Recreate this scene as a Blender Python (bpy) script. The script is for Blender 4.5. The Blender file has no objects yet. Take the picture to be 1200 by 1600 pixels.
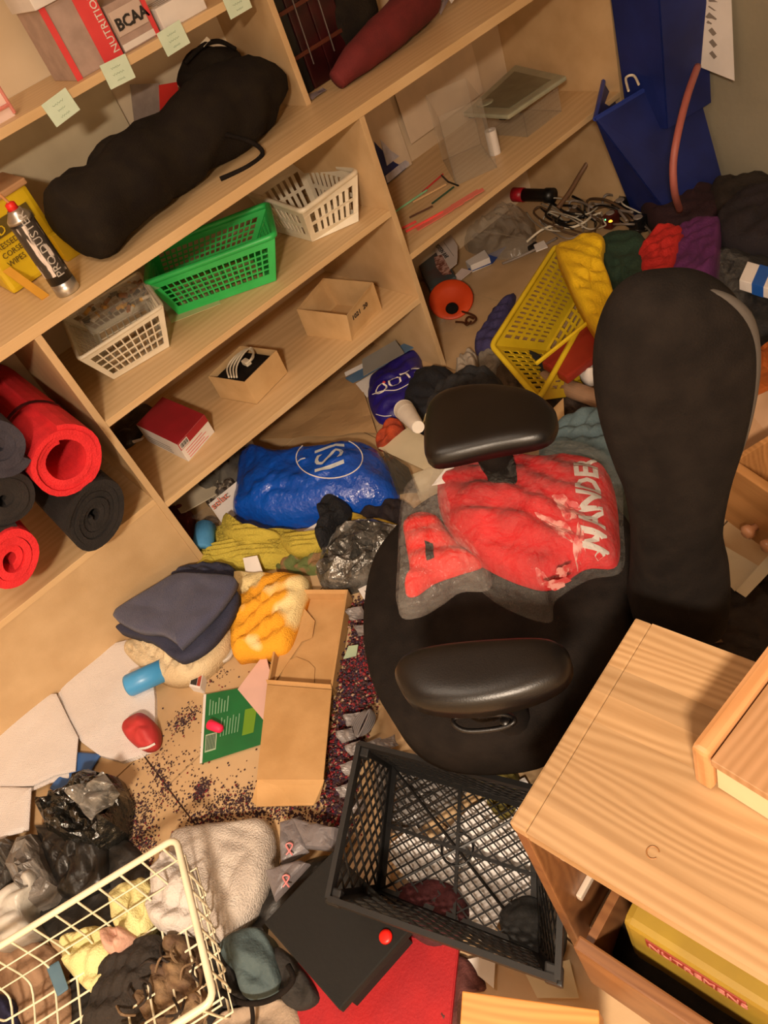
import bpy, bmesh, math, random
from mathutils import Vector, Matrix, noise
V = Vector; PI = math.pi
random.seed(7)
SC = bpy.context.scene
# ---------------- camera (calibrated from the shelf's two vanishing points, 1200x1600 frame) -------------
F = 1236.0; CX, CY = 600.0, 800.0; CH = 1.476
R = Matrix(((0.70275, -0.63919, 0.31237), (-0.63772, -0.37134, 0.67485), (-0.31536, -0.67345, -0.66859)))
cam = bpy.data.cameras.new('camera'); cam.sensor_fit = 'VERTICAL'; cam.sensor_height = 36; cam.lens = F / 1600 * 36
cam.clip_start = 0.02; cam.clip_end = 50
co = bpy.data.objects.new('camera', cam); SC.collection.objects.link(co); SC.camera = co
M3 = Matrix((R.col[0], -R.col[1], -R.col[2])).transposed()
co.matrix_world = Matrix.Translation((0, 0, CH)) @ M3.to_4x4()
# ---------------- world, lamp, fill light, exposure ----------------
wd = bpy.data.worlds.new('world'); SC.world = wd; wd.use_nodes = True
wd.node_tree.nodes['Background'].inputs[0].default_value = (1.0, 0.80, 0.62, 1); wd.node_tree.nodes['Background'].inputs[1].default_value = 0.05
SC.view_settings.view_transform = 'Standard'; SC.view_settings.look = 'None'
SC.view_settings.gamma = 1; SC.view_settings.use_curve_mapping = False; SC.view_settings.exposure = 0.35
def lamp(name, loc, size, power, col):
    l = bpy.data.lights.new(name, 'AREA'); l.shape = 'DISK'; l.size = size; l.energy = power; l.color = col
    o = bpy.data.objects.new(name, l); o.location = loc; SC.collection.objects.link(o)
lamp('ceiling_lamp_light', (-0.85, -0.75, 2.15), 0.30, 105, (1.0, 0.80, 0.60))
lamp('fill_light', (-0.1, 1.0, 2.3), 0.8, 9, (1.0, 0.82, 0.64))  # weak fill light added to soften the shade, no fixture of the room

# ---------------- helpers ----------------
def ray(px, py): return R @ V((px - CX, py - CY, F))
def W(px, py, z=0.0):
    r = ray(px, py); t = (z - CH) / r.z; return V((r.x * t, r.y * t, z))
def X(px, py, x):
    r = ray(px, py); t = x / r.x; return V((x, r.y * t, CH + r.z * t))
def Y(px, py, y):
    r = ray(px, py); t = y / r.y; return V((r.x * t, y, CH + r.z * t))
def O(pts, z=0.0): return [W(p[0], p[1], p[2] if len(p) > 2 else z) for p in pts]
def lin(c): return c / 12.92 if c <= 0.04045 else ((c + 0.055) / 1.055) ** 2.4
def rgb(h):
    return tuple(lin(int(h[i:i + 2], 16) / 255) for i in (0, 2, 4)) + (1,)
MC = {}
def mat(key, col, rough=0.6, col2=None, scale=8, bump=0.0, bscale=40, metal=0, alpha=1, spec=0.5, coat=0, wood=None, sheen=0, kind='noise', emit=0, stretch=None, detail=4, ramp=(0.35, 0.65), bdist=0.01):
    if key in MC: return MC[key]
    m = bpy.data.materials.new(key); m.use_nodes = True; nt = m.node_tree; N = nt.nodes; L = nt.links
    b = N['Principled BSDF']; c1 = rgb(col)
    b.inputs['Roughness'].default_value = rough; b.inputs['Metallic'].default_value = metal
    b.inputs['Specular IOR Level'].default_value = spec; b.inputs['Coat Weight'].default_value = coat
    b.inputs['Sheen Weight'].default_value = sheen; b.inputs['Alpha'].default_value = alpha
    b.inputs['Base Color'].default_value = c1
    tc = N.new('ShaderNodeTexCoord'); mp = N.new('ShaderNodeMapping'); L.new(tc.outputs['Object'], mp.inputs[0])
    if stretch: mp.inputs['Scale'].default_value = stretch[:3]
    if stretch and len(stretch) > 3: mp.inputs['Rotation'].default_value = (0, 0, stretch[3])
    if col2 is None and kind == 'noise' and alpha == 1:
        c = tuple(v * 0.86 for v in c1[:3]) + (1,)
    else: c = rgb(col2) if col2 else c1
    if kind == 'noise':
        n = N.new('ShaderNodeTexNoise'); n.inputs['Scale'].default_value = scale; n.inputs['Detail'].default_value = detail
        out = n.outputs[0]
    elif kind == 'wave':
        n = N.new('ShaderNodeTexWave'); n.inputs['Scale'].default_value = scale; n.inputs['Distortion'].default_value = 3.5
        n.inputs['Detail'].default_value = 3; n.inputs['Detail Scale'].default_value = 1.2; out = n.outputs[1]
    elif kind == 'voronoi':
        n = N.new('ShaderNodeTexVoronoi'); n.inputs['Scale'].default_value = scale; out = n.outputs[0]
    elif kind == 'checker':
        n = N.new('ShaderNodeTexBrick'); n.inputs['Scale'].default_value = scale; out = n.outputs[1]
    L.new(mp.outputs[0], n.inputs[0])
    cr = N.new('ShaderNodeValToRGB'); cr.color_ramp.elements[0].position = ramp[0]; cr.color_ramp.elements[1].position = ramp[1]
    cr.color_ramp.elements[0].color = c1; cr.color_ramp.elements[1].color = c
    L.new(out, cr.inputs[0]); L.new(cr.outputs[0], b.inputs['Base Color'])
    if emit: L.new(cr.outputs[0], b.inputs['Emission Color']); b.inputs['Emission Strength'].default_value = emit
    if bump:
        bn = N.new('ShaderNodeTexNoise'); bn.inputs['Scale'].default_value = bscale; bn.inputs['Detail'].default_value = 5
        L.new(tc.outputs['Object'], bn.inputs[0])
        bp = N.new('ShaderNodeBump'); bp.inputs['Strength'].default_value = bump; bp.inputs['Distance'].default_value = bdist
        L.new(bn.outputs[0], bp.inputs['Height']); L.new(bp.outputs[0], b.inputs['Normal'])
    MC[key] = m; return m
def woodmat(key, col, col2, ang=0, scale=6, plank=0.0, rough=0.45, col3=None):
    """pine: long grain along local x rotated by ang, optional glued-plank tone shifts"""
    if key in MC: return MC[key]
    m = bpy.data.materials.new(key); m.use_nodes = True; N = m.node_tree.nodes; L = m.node_tree.links
    b = N['Principled BSDF']; b.inputs['Roughness'].default_value = rough
    tc = N.new('ShaderNodeTexCoord'); rt = N.new('ShaderNodeMapping'); rt.inputs['Rotation'].default_value = (0, 0, ang)
    L.new(tc.outputs['Object'], rt.inputs[0])
    mp = N.new('ShaderNodeMapping'); mp.inputs['Scale'].default_value = (0.16, 1, 0.6); L.new(rt.outputs[0], mp.inputs[0])
    nz = N.new('ShaderNodeTexNoise'); nz.inputs['Scale'].default_value = 7; nz.inputs['Detail'].default_value = 2; L.new(mp.outputs[0], nz.inputs[0])
    mx = N.new('ShaderNodeVectorMath'); mx.operation = 'MULTIPLY_ADD'
    L.new(nz.outputs[1], mx.inputs[0]); mx.inputs[1].default_value = (0.3, 0.14, 0.3); L.new(mp.outputs[0], mx.inputs[2])
    w = N.new('ShaderNodeTexWave'); w.bands_direction = 'Y'; w.inputs['Scale'].default_value = scale * 3; w.inputs['Distortion'].default_value = 3.0; w.inputs['Detail Scale'].default_value = 0.6
    w.inputs['Detail'].default_value = 3; L.new(mx.outputs[0], w.inputs[0])
    fn = N.new('ShaderNodeTexNoise'); fn.inputs['Scale'].default_value = 160; m2 = N.new('ShaderNodeMapping'); m2.inputs['Scale'].default_value = (0.04, 1, 1)
    L.new(rt.outputs[0], m2.inputs[0]); L.new(m2.outputs[0], fn.inputs[0])
    ad = N.new('ShaderNodeMath'); ad.operation = 'MULTIPLY_ADD'; L.new(w.outputs[1], ad.inputs[0]); ad.inputs[1].default_value = 0.45
    fm = N.new('ShaderNodeMath'); fm.operation = 'MULTIPLY'; L.new(fn.outputs[0], fm.inputs[0]); fm.inputs[1].default_value = 0.55; L.new(fm.outputs[0], ad.inputs[2])
    cr = N.new('ShaderNodeValToRGB'); cr.color_ramp.elements[0].color = rgb(col); cr.color_ramp.elements[1].color = rgb(col2)
    cr.color_ramp.elements[0].position = 0.25; cr.color_ramp.elements[1].position = 0.95
    L.new(ad.outputs[0], cr.inputs[0]); out = cr.outputs[0]
    if plank:
        sx = N.new('ShaderNodeSeparateXYZ'); L.new(rt.outputs[0], sx.inputs[0])
        dv = N.new('ShaderNodeMath'); dv.operation = 'DIVIDE'; L.new(sx.outputs[1], dv.inputs[0]); dv.inputs[1].default_value = plank
        fl = N.new('ShaderNodeMath'); fl.operation = 'FLOOR'; L.new(dv.outputs[0], fl.inputs[0])
        wn = N.new('ShaderNodeTexWhiteNoise'); wn.noise_dimensions = '1D'; L.new(fl.outputs[0], wn.inputs[1])
        hs = N.new('ShaderNodeHueSaturation'); L.new(out, hs.inputs['Color'])
        mr = N.new('ShaderNodeMapRange'); mr.inputs[3].default_value = 0.78; mr.inputs[4].default_value = 1.12; L.new(wn.outputs[0], mr.inputs[0])
        L.new(mr.outputs[0], hs.inputs['Value']); out = hs.outputs[0]
    L.new(out, b.inputs['Base Color'])
    MC[key] = m; return m

def link(name, bm, m, parent=None, origin=None, smooth=False, normals=True):
    if normals: bmesh.ops.recalc_face_normals(bm, faces=bm.faces)
    if origin is None:
        if parent: origin = V(parent['_o'])
        else:
            xs = [v.co for v in bm.verts]
            origin = V(((min(v.x for v in xs) + max(v.x for v in xs)) / 2, (min(v.y for v in xs) + max(v.y for v in xs)) / 2, min(v.z for v in xs)))
    for v in bm.verts: v.co -= origin
    me = bpy.data.meshes.new(name); bm.to_mesh(me); bm.free()
    if isinstance(m, (list, tuple)):
        for mm in m: me.materials.append(mm)
    else: me.materials.append(m)
    if smooth:
        for p in me.polygons: p.use_smooth = True
    o = bpy.data.objects.new(name, me); SC.collection.objects.link(o)
    if parent: o.parent = parent
    else: o.location = origin
    o['_o'] = tuple(origin)
    return o
def T(name, label, cat, loc, group=None):
    o = bpy.data.objects.new(name, None); SC.collection.objects.link(o); o.location = loc; o.empty_display_size = 0.05
    o['label'] = label; o['category'] = cat; o['_o'] = tuple(loc)
    if group: o['group'] = group
    return o
def S(name, bm, m, label, cat, group=None, smooth=False, kind=None):
    o = link(name, bm, m, smooth=smooth); o['label'] = label; o['category'] = cat
    if group: o['group'] = group
    if kind: o['kind'] = kind
    return o
def st(name, bm, m, smooth=False):
    o = link(name, bm, m, smooth=smooth); o['kind'] = 'structure'; return o
def B(): return bmesh.new()
def box(bm, a, b, bev=0.0):
    """axis-aligned box between corners"""
    a, b = V(a), V(b)
    hexa(bm, [V((a.x, a.y, a.z)), V((b.x, a.y, a.z)), V((b.x, b.y, a.z)), V((a.x, b.y, a.z)), V((a.x, a.y, b.z)), V((b.x, a.y, b.z)), V((b.x, b.y, b.z)), V((a.x, b.y, b.z))], bev)
    return bm
def hexa(bm, p, bev=0.0, mi=0):
    vs = [bm.verts.new(q) for q in p]; fs = []
    for f in ((0, 3, 2, 1), (4, 5, 6, 7), (0, 1, 5, 4), (1, 2, 6, 5), (2, 3, 7, 6), (3, 0, 4, 7)):
        fc = bm.faces.new([vs[i] for i in f]); fc.material_index = mi; fs.append(fc)
    if bev:
        es = list({e for f in fs for e in f.edges})
        bmesh.ops.bevel(bm, geom=es, offset=bev, segments=2, affect='EDGES', profile=0.6)
    return bm
def obox(bm, c, u, v, w, bev=0.0, mi=0):
    """box from corner c with three edge vectors"""
    c, u, v, w = V(c), V(u), V(v), V(w)
    return hexa(bm, [c, c + u, c + u + v, c + v, c + w, c + u + w, c + u + v + w, c + v + w], bev, mi)
def slab(bm, quad, th, bev=0.0):
    """quad (4 world pts, roughly planar) thickened by th along its normal"""
    n = (quad[1] - quad[0]).cross(quad[3] - quad[0]).normalized() * th
    return hexa(bm, list(quad) + [q + n for q in quad], bev)
def bar(bm, a, b, w, t, nrm):
    """rectangular bar from a to b, width w in plane, thickness t along nrm"""
    d = b - a
    if d.length < 1e-6: return
    d.normalize(); s = d.cross(nrm).normalized() * w / 2; n = nrm.normalized() * t / 2
    hexa(bm, [a - s - n, b - s - n, b + s - n, a + s - n, a - s + n, b - s + n, b + s + n, a + s + n])
def tube(bm, pts, r, n=8, closed=False, cap=True):
    pts = [V(p) for p in pts]; k = len(pts); rings = []; up = None
    rr = r if isinstance(r, (list, tuple)) else [r] * k
    for i, p in enumerate(pts):
        if closed: t = pts[(i + 1) % k] - pts[i - 1]
        else: t = pts[min(i + 1, k - 1)] - pts[max(i - 1, 0)]
        t.normalize()
        if up is None:
            up = V((0, 0, 1)) if abs(t.z) < 0.9 else V((1, 0, 0))
        a = up - t * up.dot(t)
        a = a.normalized() if a.length > 1e-5 else t.orthogonal().normalized()
        up = a; b = t.cross(a)
        rings.append([bm.verts.new(p + (a * math.cos(2 * PI * j / n) + b * math.sin(2 * PI * j / n)) * rr[i]) for j in range(n)])
    for i in range(k if closed else k - 1):
        A, C = rings[i], rings[(i + 1) % k]
        for j in range(n): bm.faces.new((A[j], A[(j + 1) % n], C[(j + 1) % n], C[j]))
    if cap and not closed:
        bm.faces.new(rings[0][::-1]); bm.faces.new(rings[-1])
    return bm
def lathe(bm, c, axis, prof, n=24, mi=0, capa=True, capb=True):
    """prof = [(dist along axis, radius)]"""
    c = V(c); ax = V(axis).normalized(); a = ax.orthogonal().normalized(); b = ax.cross(a); rings = []
    for d, r in prof:
        rings.append([bm.verts.new(c + ax * d + (a * math.cos(2 * PI * j / n) + b * math.sin(2 * PI * j / n)) * r) for j in range(n)])
    for i in range(len(rings) - 1):
        for j in range(n):
            f = bm.faces.new((rings[i][j], rings[i][(j + 1) % n], rings[i + 1][(j + 1) % n], rings[i + 1][j])); f.material_index = mi
    if capa: bm.faces.new(rings[0][::-1]).material_index = mi
    if capb: bm.faces.new(rings[-1]).material_index = mi
    return bm
def spline(pts, k=6, closed=False):
    pts = [V(p) for p in pts]; n = len(pts); out = []
    for i in range(n if closed else n - 1):
        if closed: p0, p1, p2, p3 = pts[i - 1], pts[i], pts[(i + 1) % n], pts[(i + 2) % n]
        else: p0, p1, p2, p3 = pts[max(i - 1, 0)], pts[i], pts[i + 1], pts[min(i + 2, n - 1)]
        for j in range(k):
            t = j / k
            out.append(0.5 * ((2 * p1) + (p2 - p0) * t + (2 * p0 - 5 * p1 + 4 * p2 - p3) * t * t + (3 * p1 - p0 - 3 * p2 + p3) * t ** 3))
    if not closed: out.append(pts[-1])
    return out
def crease(p):
    d = noise.voronoi(p)[0]; return min(1.0, (d[1] - d[0]) * 1.6)
def mound(bm, pts, H, zb=None, p=3.0, rings=12, k=5, sharp=False, na=0.0, nf=20, folds=None, cr=0.0, cf=14, wob=0.0, center=None, q=0.5, seed=0, jit=0.0):
    """soft or crumpled body grown over a closed outline of world points; edges lie on the outline, the middle rises by H"""
    if sharp:
        bd = []
        n = len(pts)
        for i in range(n):
            for j in range(k): bd.append(pts[i].lerp(pts[(i + 1) % n], j / k))
    else: bd = spline(pts, k, True)
    m = len(bd); c = V(center) if center is not None else sum(bd, V()) / m
    sd = V((seed * 7.3, seed * 3.1, seed))
    if wob:
        bd = [b + (b - c).normalized() * wob * noise.noise(b * 30 + sd) for b in bd]
    def hh(P, r):
        e = max(0.0, 1 - r ** p) ** q; z = H * e
        e2 = min(1, (1 - r) * 6)
        if na: z += na * noise.fractal(P * nf + sd, 1.0, 2.0, 3) * e2
        if cr: z += cr * (crease(P * cf + sd) - 0.4) * e2
        if folds:
            for (ang, fr, am, ph) in folds:
                z += am * (2 * abs(math.sin(((P.x * math.cos(ang) + P.y * math.sin(ang)) * fr * 3.2 + ph) * 0.5 + 3.2 * noise.noise(P * 7 + sd))) - 1.1) * e2
        if jit: z += jit * (random.random() - 0.4) * e2
        return max(z, 0.0008)
    cz = bm.verts.new(c + V((0, 0, hh(c, 0)))); prev = None
    for i in range(1, rings + 1):
        r = (i / rings) ** 0.8; cur = []
        for b in bd:
            P = c.lerp(b, r); cur.append(bm.verts.new(P + V((0, 0, hh(P, r) if i < rings else 0.0008))))
        if prev is None:
            for j in range(m): bm.faces.new((cz, cur[j], cur[(j + 1) % m]))
        else:
            for j in range(m): bm.faces.new((prev[j], cur[j], cur[(j + 1) % m], prev[(j + 1) % m]))
        prev = cur
    low = [bm.verts.new(V((v.co.x, v.co.y, (v.co.z - 0.002) if zb is None else zb))) for v in prev]
    for j in range(m): bm.faces.new((prev[j], low[j], low[(j + 1) % m], prev[(j + 1) % m]))
    bm.faces.new(low[::-1])
    return bm
def sheet(bm, c4, n=10, th=0.0012, na=0.0, nf=8, bend=0.0, curl=0.0, folds=None, cr=0.0, cf=14, seed=0, m=None):
    """thin sheet over 4 world corners (a,b,c,d in order), with real waviness and thickness"""
    a, b, c, d = c4; m = m or n; nr = (b - a).cross(d - a).normalized(); sd = V((seed * 5.1, seed, 0))
    if nr.z < 0: nr = -nr
    top = []; bot = []
    for i in range(n + 1):
        tr = []; br = []
        for j in range(m + 1):
            u, v = i / n, j / m
            P = a.lerp(b, u).lerp(d.lerp(c, u), v)
            h = bend * 4 * u * (1 - u) + curl * (v ** 3)
            if na: h += na * (noise.noise(P * nf + sd) + 0.6)
            if cr: h += cr * crease(P * cf + sd)
            if folds:
                for (ang, fr, am, ph) in folds:
                    h += am * (1 + math.sin((P.x * math.cos(ang) + P.y * math.sin(ang)) * fr + ph + 1.8 * noise.noise(P * 8 + sd)))
            tr.append(bm.verts.new(P + nr * (h + th))); br.append(bm.verts.new(P + nr * h))
        top.append(tr); bot.append(br)
    for i in range(n):
        for j in range(m):
            bm.faces.new((top[i][j], top[i + 1][j], top[i + 1][j + 1], top[i][j + 1]))
            bm.faces.new((bot[i][j], bot[i][j + 1], bot[i + 1][j + 1], bot[i + 1][j]))
    def side(A, C):
        for i in range(len(A) - 1): bm.faces.new((A[i], A[i + 1], C[i + 1], C[i]))
    side(top[0], bot[0]); side(bot[n], top[n])
    side([r[m] for r in top], [r[m] for r in bot]); side([r[0] for r in bot], [r[0] for r in top])
    return bm
def prism(bm, pts, th, d=None, bev=0):
    d = V(d) if d is not None else V((0, 0, 1)); a = [bm.verts.new(p) for p in pts]; b = [bm.verts.new(p + d * th) for p in pts]; n = len(pts)
    fs = [bm.faces.new(a[::-1]), bm.faces.new(b)]
    for i in range(n): fs.append(bm.faces.new((a[i], a[(i + 1) % n], b[(i + 1) % n], b[i])))
    if bev: bmesh.ops.bevel(bm, geom=list({e for f in fs for e in f.edges}), offset=bev, segments=2, affect='EDGES')
    return bm
def text(name, s, org, right, up, size, m, parent, th=0.0006, drape=None, bold=0.0):
    """lettering as thin raised mesh; org = lower-left corner, right/up = directions"""
    cu = bpy.data.curves.new(name, 'FONT'); cu.body = s; cu.size = size; cu.extrude = th; cu.resolution_u = 2; cu.offset = bold * size
    t = bpy.data.objects.new(name + '_tmp', cu); SC.collection.objects.link(t)
    dg = bpy.context.evaluated_depsgraph_get(); me = bpy.data.meshes.new_from_object(t.evaluated_get(dg))
    bpy.data.objects.remove(t)
    r = V(right).normalized(); u = V(up); u = (u - r * u.dot(r)).normalized(); n = r.cross(u)
    bm = bmesh.new(); bm.from_mesh(me); bpy.data.meshes.remove(me)
    if drape:
        bmesh.ops.subdivide_edges(bm, edges=[e for e in bm.edges if e.calc_length() > size * 0.12], cuts=3)
        bmesh.ops.triangulate(bm, faces=bm.faces)
    for v in bm.verts: v.co = V(org) + r * v.co.x + u * v.co.y + n * v.co.z
    if drape: drape(bm)
    return link(name, bm, m, parent, normals=False)
def drape_on(obj, off=0.0015, maxd=0.3):
    from mathutils.bvhtree import BVHTree
    me = obj.data; o = V(obj['_o'])
    bv = BVHTree.FromPolygons([v.co + o for v in me.vertices], [tuple(p.vertices) for p in me.polygons])
    def f(bm):
        bad = []
        for v in bm.verts:
            h = bv.ray_cast(V((v.co.x, v.co.y, 3)), V((0, 0, -1)))
            if h[0] is not None: v.co = h[0] + V((0, 0, off))
            else: bad.append(v)
        if bad and len(bad) < len(bm.verts): bmesh.ops.delete(bm, geom=bad, context='VERTS')
    return f
def openbox(bm, top, zt, zb, th=0.003, base=None):
    """open-topped carton: 4 top corner world pts (z ignored), zt rim height, zb base"""
    t = [V((p.x, p.y, zt)) for p in top]; b = [V((p.x, p.y, zb)) for p in (base or top)]; c = sum(t, V()) / 4
    for i in range(4):
        j = (i + 1) % 4; n = (t[j] - t[i]).cross(V((0, 0, 1))).normalized()
        if n.dot(c - t[i]) < 0: n = -n
        hexa(bm, [b[i], b[j], b[j] + n * th, b[i] + n * th, t[i], t[j], t[j] + n * th, t[i] + n * th])
    hexa(bm, [p for p in b] + [p + V((0, 0, th)) for p in b])
    return bm
def closedbox(bm, top, zt, zb, bev=0.0015):
    t = [V((p.x, p.y, zt)) for p in top]; b = [V((p.x, p.y, zb)) for p in top]
    return hexa(bm, b + t, bev)
def lattice(bm, q, nu, nv, bw, th, mar=0.12, diag=False, marv=None):
    """perforated wall: quad q = bl, br, tr, tl. solid margins + real bars"""
    n = (q[1] - q[0]).cross(q[3] - q[0]).normalized(); marv = mar if marv is None else marv
    def P(u, v): return q[0].lerp(q[1], u).lerp(q[3].lerp(q[2], u), v)
    def solid(u0, u1, v0, v1):
        p = [P(u0, v0), P(u1, v0), P(u1, v1), P(u0, v1)]
        hexa(bm, [a - n * th / 2 for a in p] + [a + n * th / 2 for a in p])
    solid(0, 1, 0, marv); solid(0, 1, 1 - marv, 1); solid(0, mar, marv, 1 - marv); solid(1 - mar, 1, marv, 1 - marv)
    if not diag:
        for i in range(1, nu):
            u = mar + (1 - 2 * mar) * i / nu; bar(bm, P(u, marv), P(u, 1 - marv), bw, th * 0.9, n)
        for j in range(1, nv):
            v = marv + (1 - 2 * marv) * j / nv; bar(bm, P(mar, v), P(1 - mar, v), bw, th * 0.8, n)
    else:
        a0, a1, b0, b1 = mar, 1 - mar, marv, 1 - marv; N = nu; k = nv / nu
        for s in (1, -1):
            for i in range(-N, 2 * N + 1):
                # line u = a0+(a1-a0)*(i/N + s*t), v = b0+(b1-b0)*t
                t0, t1 = 0.0, 1.0; lo = i / N; kk = k and (1 / k) if False else nv / nu
                f0 = lo; f1 = lo + s * kk
                def clip(f0, f1):
                    ts, te = 0.0, 1.0; d = f1 - f0
                    if abs(d) < 1e-9: return None
                    ta, tb = (0 - f0) / d, (1 - f0) / d
                    if ta > tb: ta, tb = tb, ta
                    ts, te = max(ts, ta), min(te, tb)
                    return (ts, te) if te - ts > 0.02 else None
                c = clip(f0, f1)
                if not c: continue
                ps = [P(a0 + (a1 - a0) * (f0 + (f1 - f0) * t), b0 + (b1 - b0) * t) for t in c]
                bar(bm, ps[0], ps[1], bw, th * (0.9 if s > 0 else 0.7), n)
    return bm
def basket(name, label, base, top, m, nu=12, nv=4, bw=0.0025, th=0.0025, rim=0.006, group=None, diag=False, mar=0.07, bg=(8, 6), marv=0.14):
    """tapered perforated basket: base and top are 4 world pts in matching order"""
    c = sum(base, V()) / 4; r = T(name, label, 'basket', c, group)
    for i in range(4):
        j = (i + 1) % 4; L = (base[j] - base[i]).length; LL = (base[1] - base[0]).length
        q = [base[i], base[j], top[j], top[i]]
        link('side_wall', lattice(B(), q, max(4, round(nu * L / LL)), nv, bw, th, mar, diag, marv), m, r)
    link('basket_floor', lattice(B(), base, bg[0], bg[1], bw, th, 0.05, diag), m, r)
    pts = []
    for i in range(4):
        a, b, d = top[i], top[(i + 1) % 4], top[i - 1]
        e = 0.12
        for t in (0, 0.25, 0.5, 0.75, 1.0):
            p1 = a + (d - a) * e * 0.5; p2 = a + (b - a) * e * 0.5
            pts.append(p1.lerp(a, t).lerp(a.lerp(p2, t), t))
    link('rim', tube(B(), pts, rim, 6, True), m, r, smooth=True)
    return r
def mul(a, f): return [f * x for x in a]
def nrm2(a, b):
    d = b - a; return V((-d.y, d.x, 0)).normalized()
# ---------------- materials ----------------
LAM = woodmat('pale_laminate', 'D9B98C', 'CBA878', 0, 3.5, rough=0.42)
LAMV = mat('pale_laminate_plain', 'CDAE84', 0.5, 'C2A278', 12, 0.05, 200)
EDGE = mat('laminate_edge', 'E0BE90', 0.4, 'D6B384', 20)
BACKP = mat('back_panel_beige', 'D6C0A2', 0.7, 'CCB496', 5)
WALLC = mat('cream_wall', 'E6D6BE', 0.8, 'DCCBB0', 3, 0.1, 60)
GREYW = mat('grey_wall', '98907C', 0.8, '8E8672', 3, 0.15, 40)
PAPER = mat('white_paper', 'E4DEDA', 0.75, 'D8D2CE', 10, 0.05, 30)
PAPERB = mat('beige_paper', 'CFC2A4', 0.7, 'C4B698', 10)
CARD = mat('cardboard', 'C79A62', 0.8, 'B98B54', 14, 0.08, 120)
CARDL = mat('light_cardboard', 'D0AE7E', 0.8, 'C3A070', 14, 0.05, 120)
BLK = mat('black_fabric', '201B18', 0.95, '181412', 30, 0.25, 400, spec=0.12)
BLKD = mat('black_canvas', '262019', 0.95, '1D1815', 20, 0.3, 250, spec=0.15)
LEATH = mat('black_vinyl', '100D0D', 0.36, '0C0A0A', 20, 0.06, 500)
BPLAS = mat('black_plastic', '101011', 0.4, '131315', 30)
DARKP = mat('dark_plastic_mesh', '141313', 0.5, '100F0F', 30)
WPLAS = mat('white_plastic', 'E6DDC8', 0.4, 'DAD0BA', 20)
REDF = mat('red_foam', 'E0262E', 0.75, 'CE1F28', 25, 0.3, 260)
DKF = mat('charcoal_foam', '201C1C', 0.9, '181515', 25, 0.35, 260)
GRYF = mat('slate_foam', '3A3742', 0.9, '302D38', 25, 0.35, 260)
CLR = mat('clear_plastic', 'D8D4CC', 0.1, 'C8C4BC', 20, 0.9, 34, alpha=0.05, spec=0.9, bdist=0.03)
CLRB = mat('clear_plastic_bin', 'CFC8BA', 0.15, 'C0B8AA', 10, 0.1, 12, alpha=0.1, spec=0.8)
INK = mat('dark_ink', '2A2624', 0.7); INKG = mat('faded_ink', '8A8078', 0.7); WINK = mat('white_ink', 'E9E2DA', 0.6)
METAL = mat('steel', 'A9A7A4', 0.3, 'CFCDC8', 20, metal=0.9); 
def pine(key, ang, plank=0.05, c='DDB27A', c2='C8945A', sc=7): return woodmat(key, c, c2, ang, sc, plank, 0.38)

# ---------------- structure ----------------
FY = 1.8; BY = 2.29; UY = 2.02; XL, X1, X2, XR = -0.76, 0.245, 1.245, 2.275
FLT = mat('floor_tile_tan', 'C6A780', 0.42, 'B3946C', 5, 0.05, 60)
GROUT = mat('floor_grout', '4A3424', 0.9)
flo = st('floor', box(B(), (-2.2, -1.8, -0.05), (2.5, 2.42, -0.004)), GROUT)
for i in range(-4, 7):
    for j in range(-2, 8):
        x0 = -0.185 + i * 0.36; y0 = 1.305 - 0.36 * 5 + j * 0.36 + (0.13 if i % 2 else 0)
        if y0 > 2.3: continue
        g = 0.002
        link('tile', box(B(), (x0 + g, y0 + g, -0.006), (x0 + 0.36 - g, min(y0 + 0.36, 2.42) - g, 0.0)), FLT, flo)
st('wall_back', box(B(), (-2.2, 2.32, 0), (2.5, 2.42, 2.5)), WALLC)
st('wall_right', box(B(), (2.46, -1.8, 0), (2.56, 2.32, 2.5)), GREYW)
st('wall_left', box(B(), (-2.3, -1.8, 0), (-2.2, 2.42, 2.5)), WALLC)
st('wall_front', box(B(), (-2.2, -1.9, 0), (2.56, -1.8, 2.5)), WALLC)
st('ceiling', box(B(), (-2.3, -1.9, 2.5), (2.56, 2.42, 2.58)), WALLC)

# ---------------- shelving unit ----------------
t = 0.018
SH = T('storage_shelf', 'long beige laminate shelving unit along the back wall, open bays full of baskets and mats', 'shelf', (0.76, 2.0, 0))
def brd(n, a, b, m=LAM): return link(n, box(B(), a, b, 0.0012), m, SH)
ZT, Z2, Z3, ZR = 0.839, 0.557, 0.27, 0.407
brd('top_board', (XL, FY, ZT - 0.026), (XR + t, BY, ZT))
for n, x in (('divider', X1), ('divider', X2), ('side_panel', XR), ('side_panel', XL)):
    brd(n, (x, FY, 0), (x + t, BY, ZT - 0.026), LAMV)
brd('shelf', (X1 + t, FY + 0.001, Z2 - t), (X2, BY, Z2)); brd('shelf', (X1 + t, FY + 0.001, Z3 - t), (X2, BY, Z3))
brd('shelf', (X2 + t, FY + 0.001, ZR - t), (XR, BY, ZR)); brd('shelf', (XL + t, FY + 0.001, 0.30 - t), (X1, BY, 0.30))
brd('front_panel', (XL + t, FY + 0.004, 0), (X1, FY + 0.022, 0.282), LAMV)
brd('back_panel', (XL, BY, 0), (XR + t, BY + 0.012, ZT), BACKP)
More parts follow.
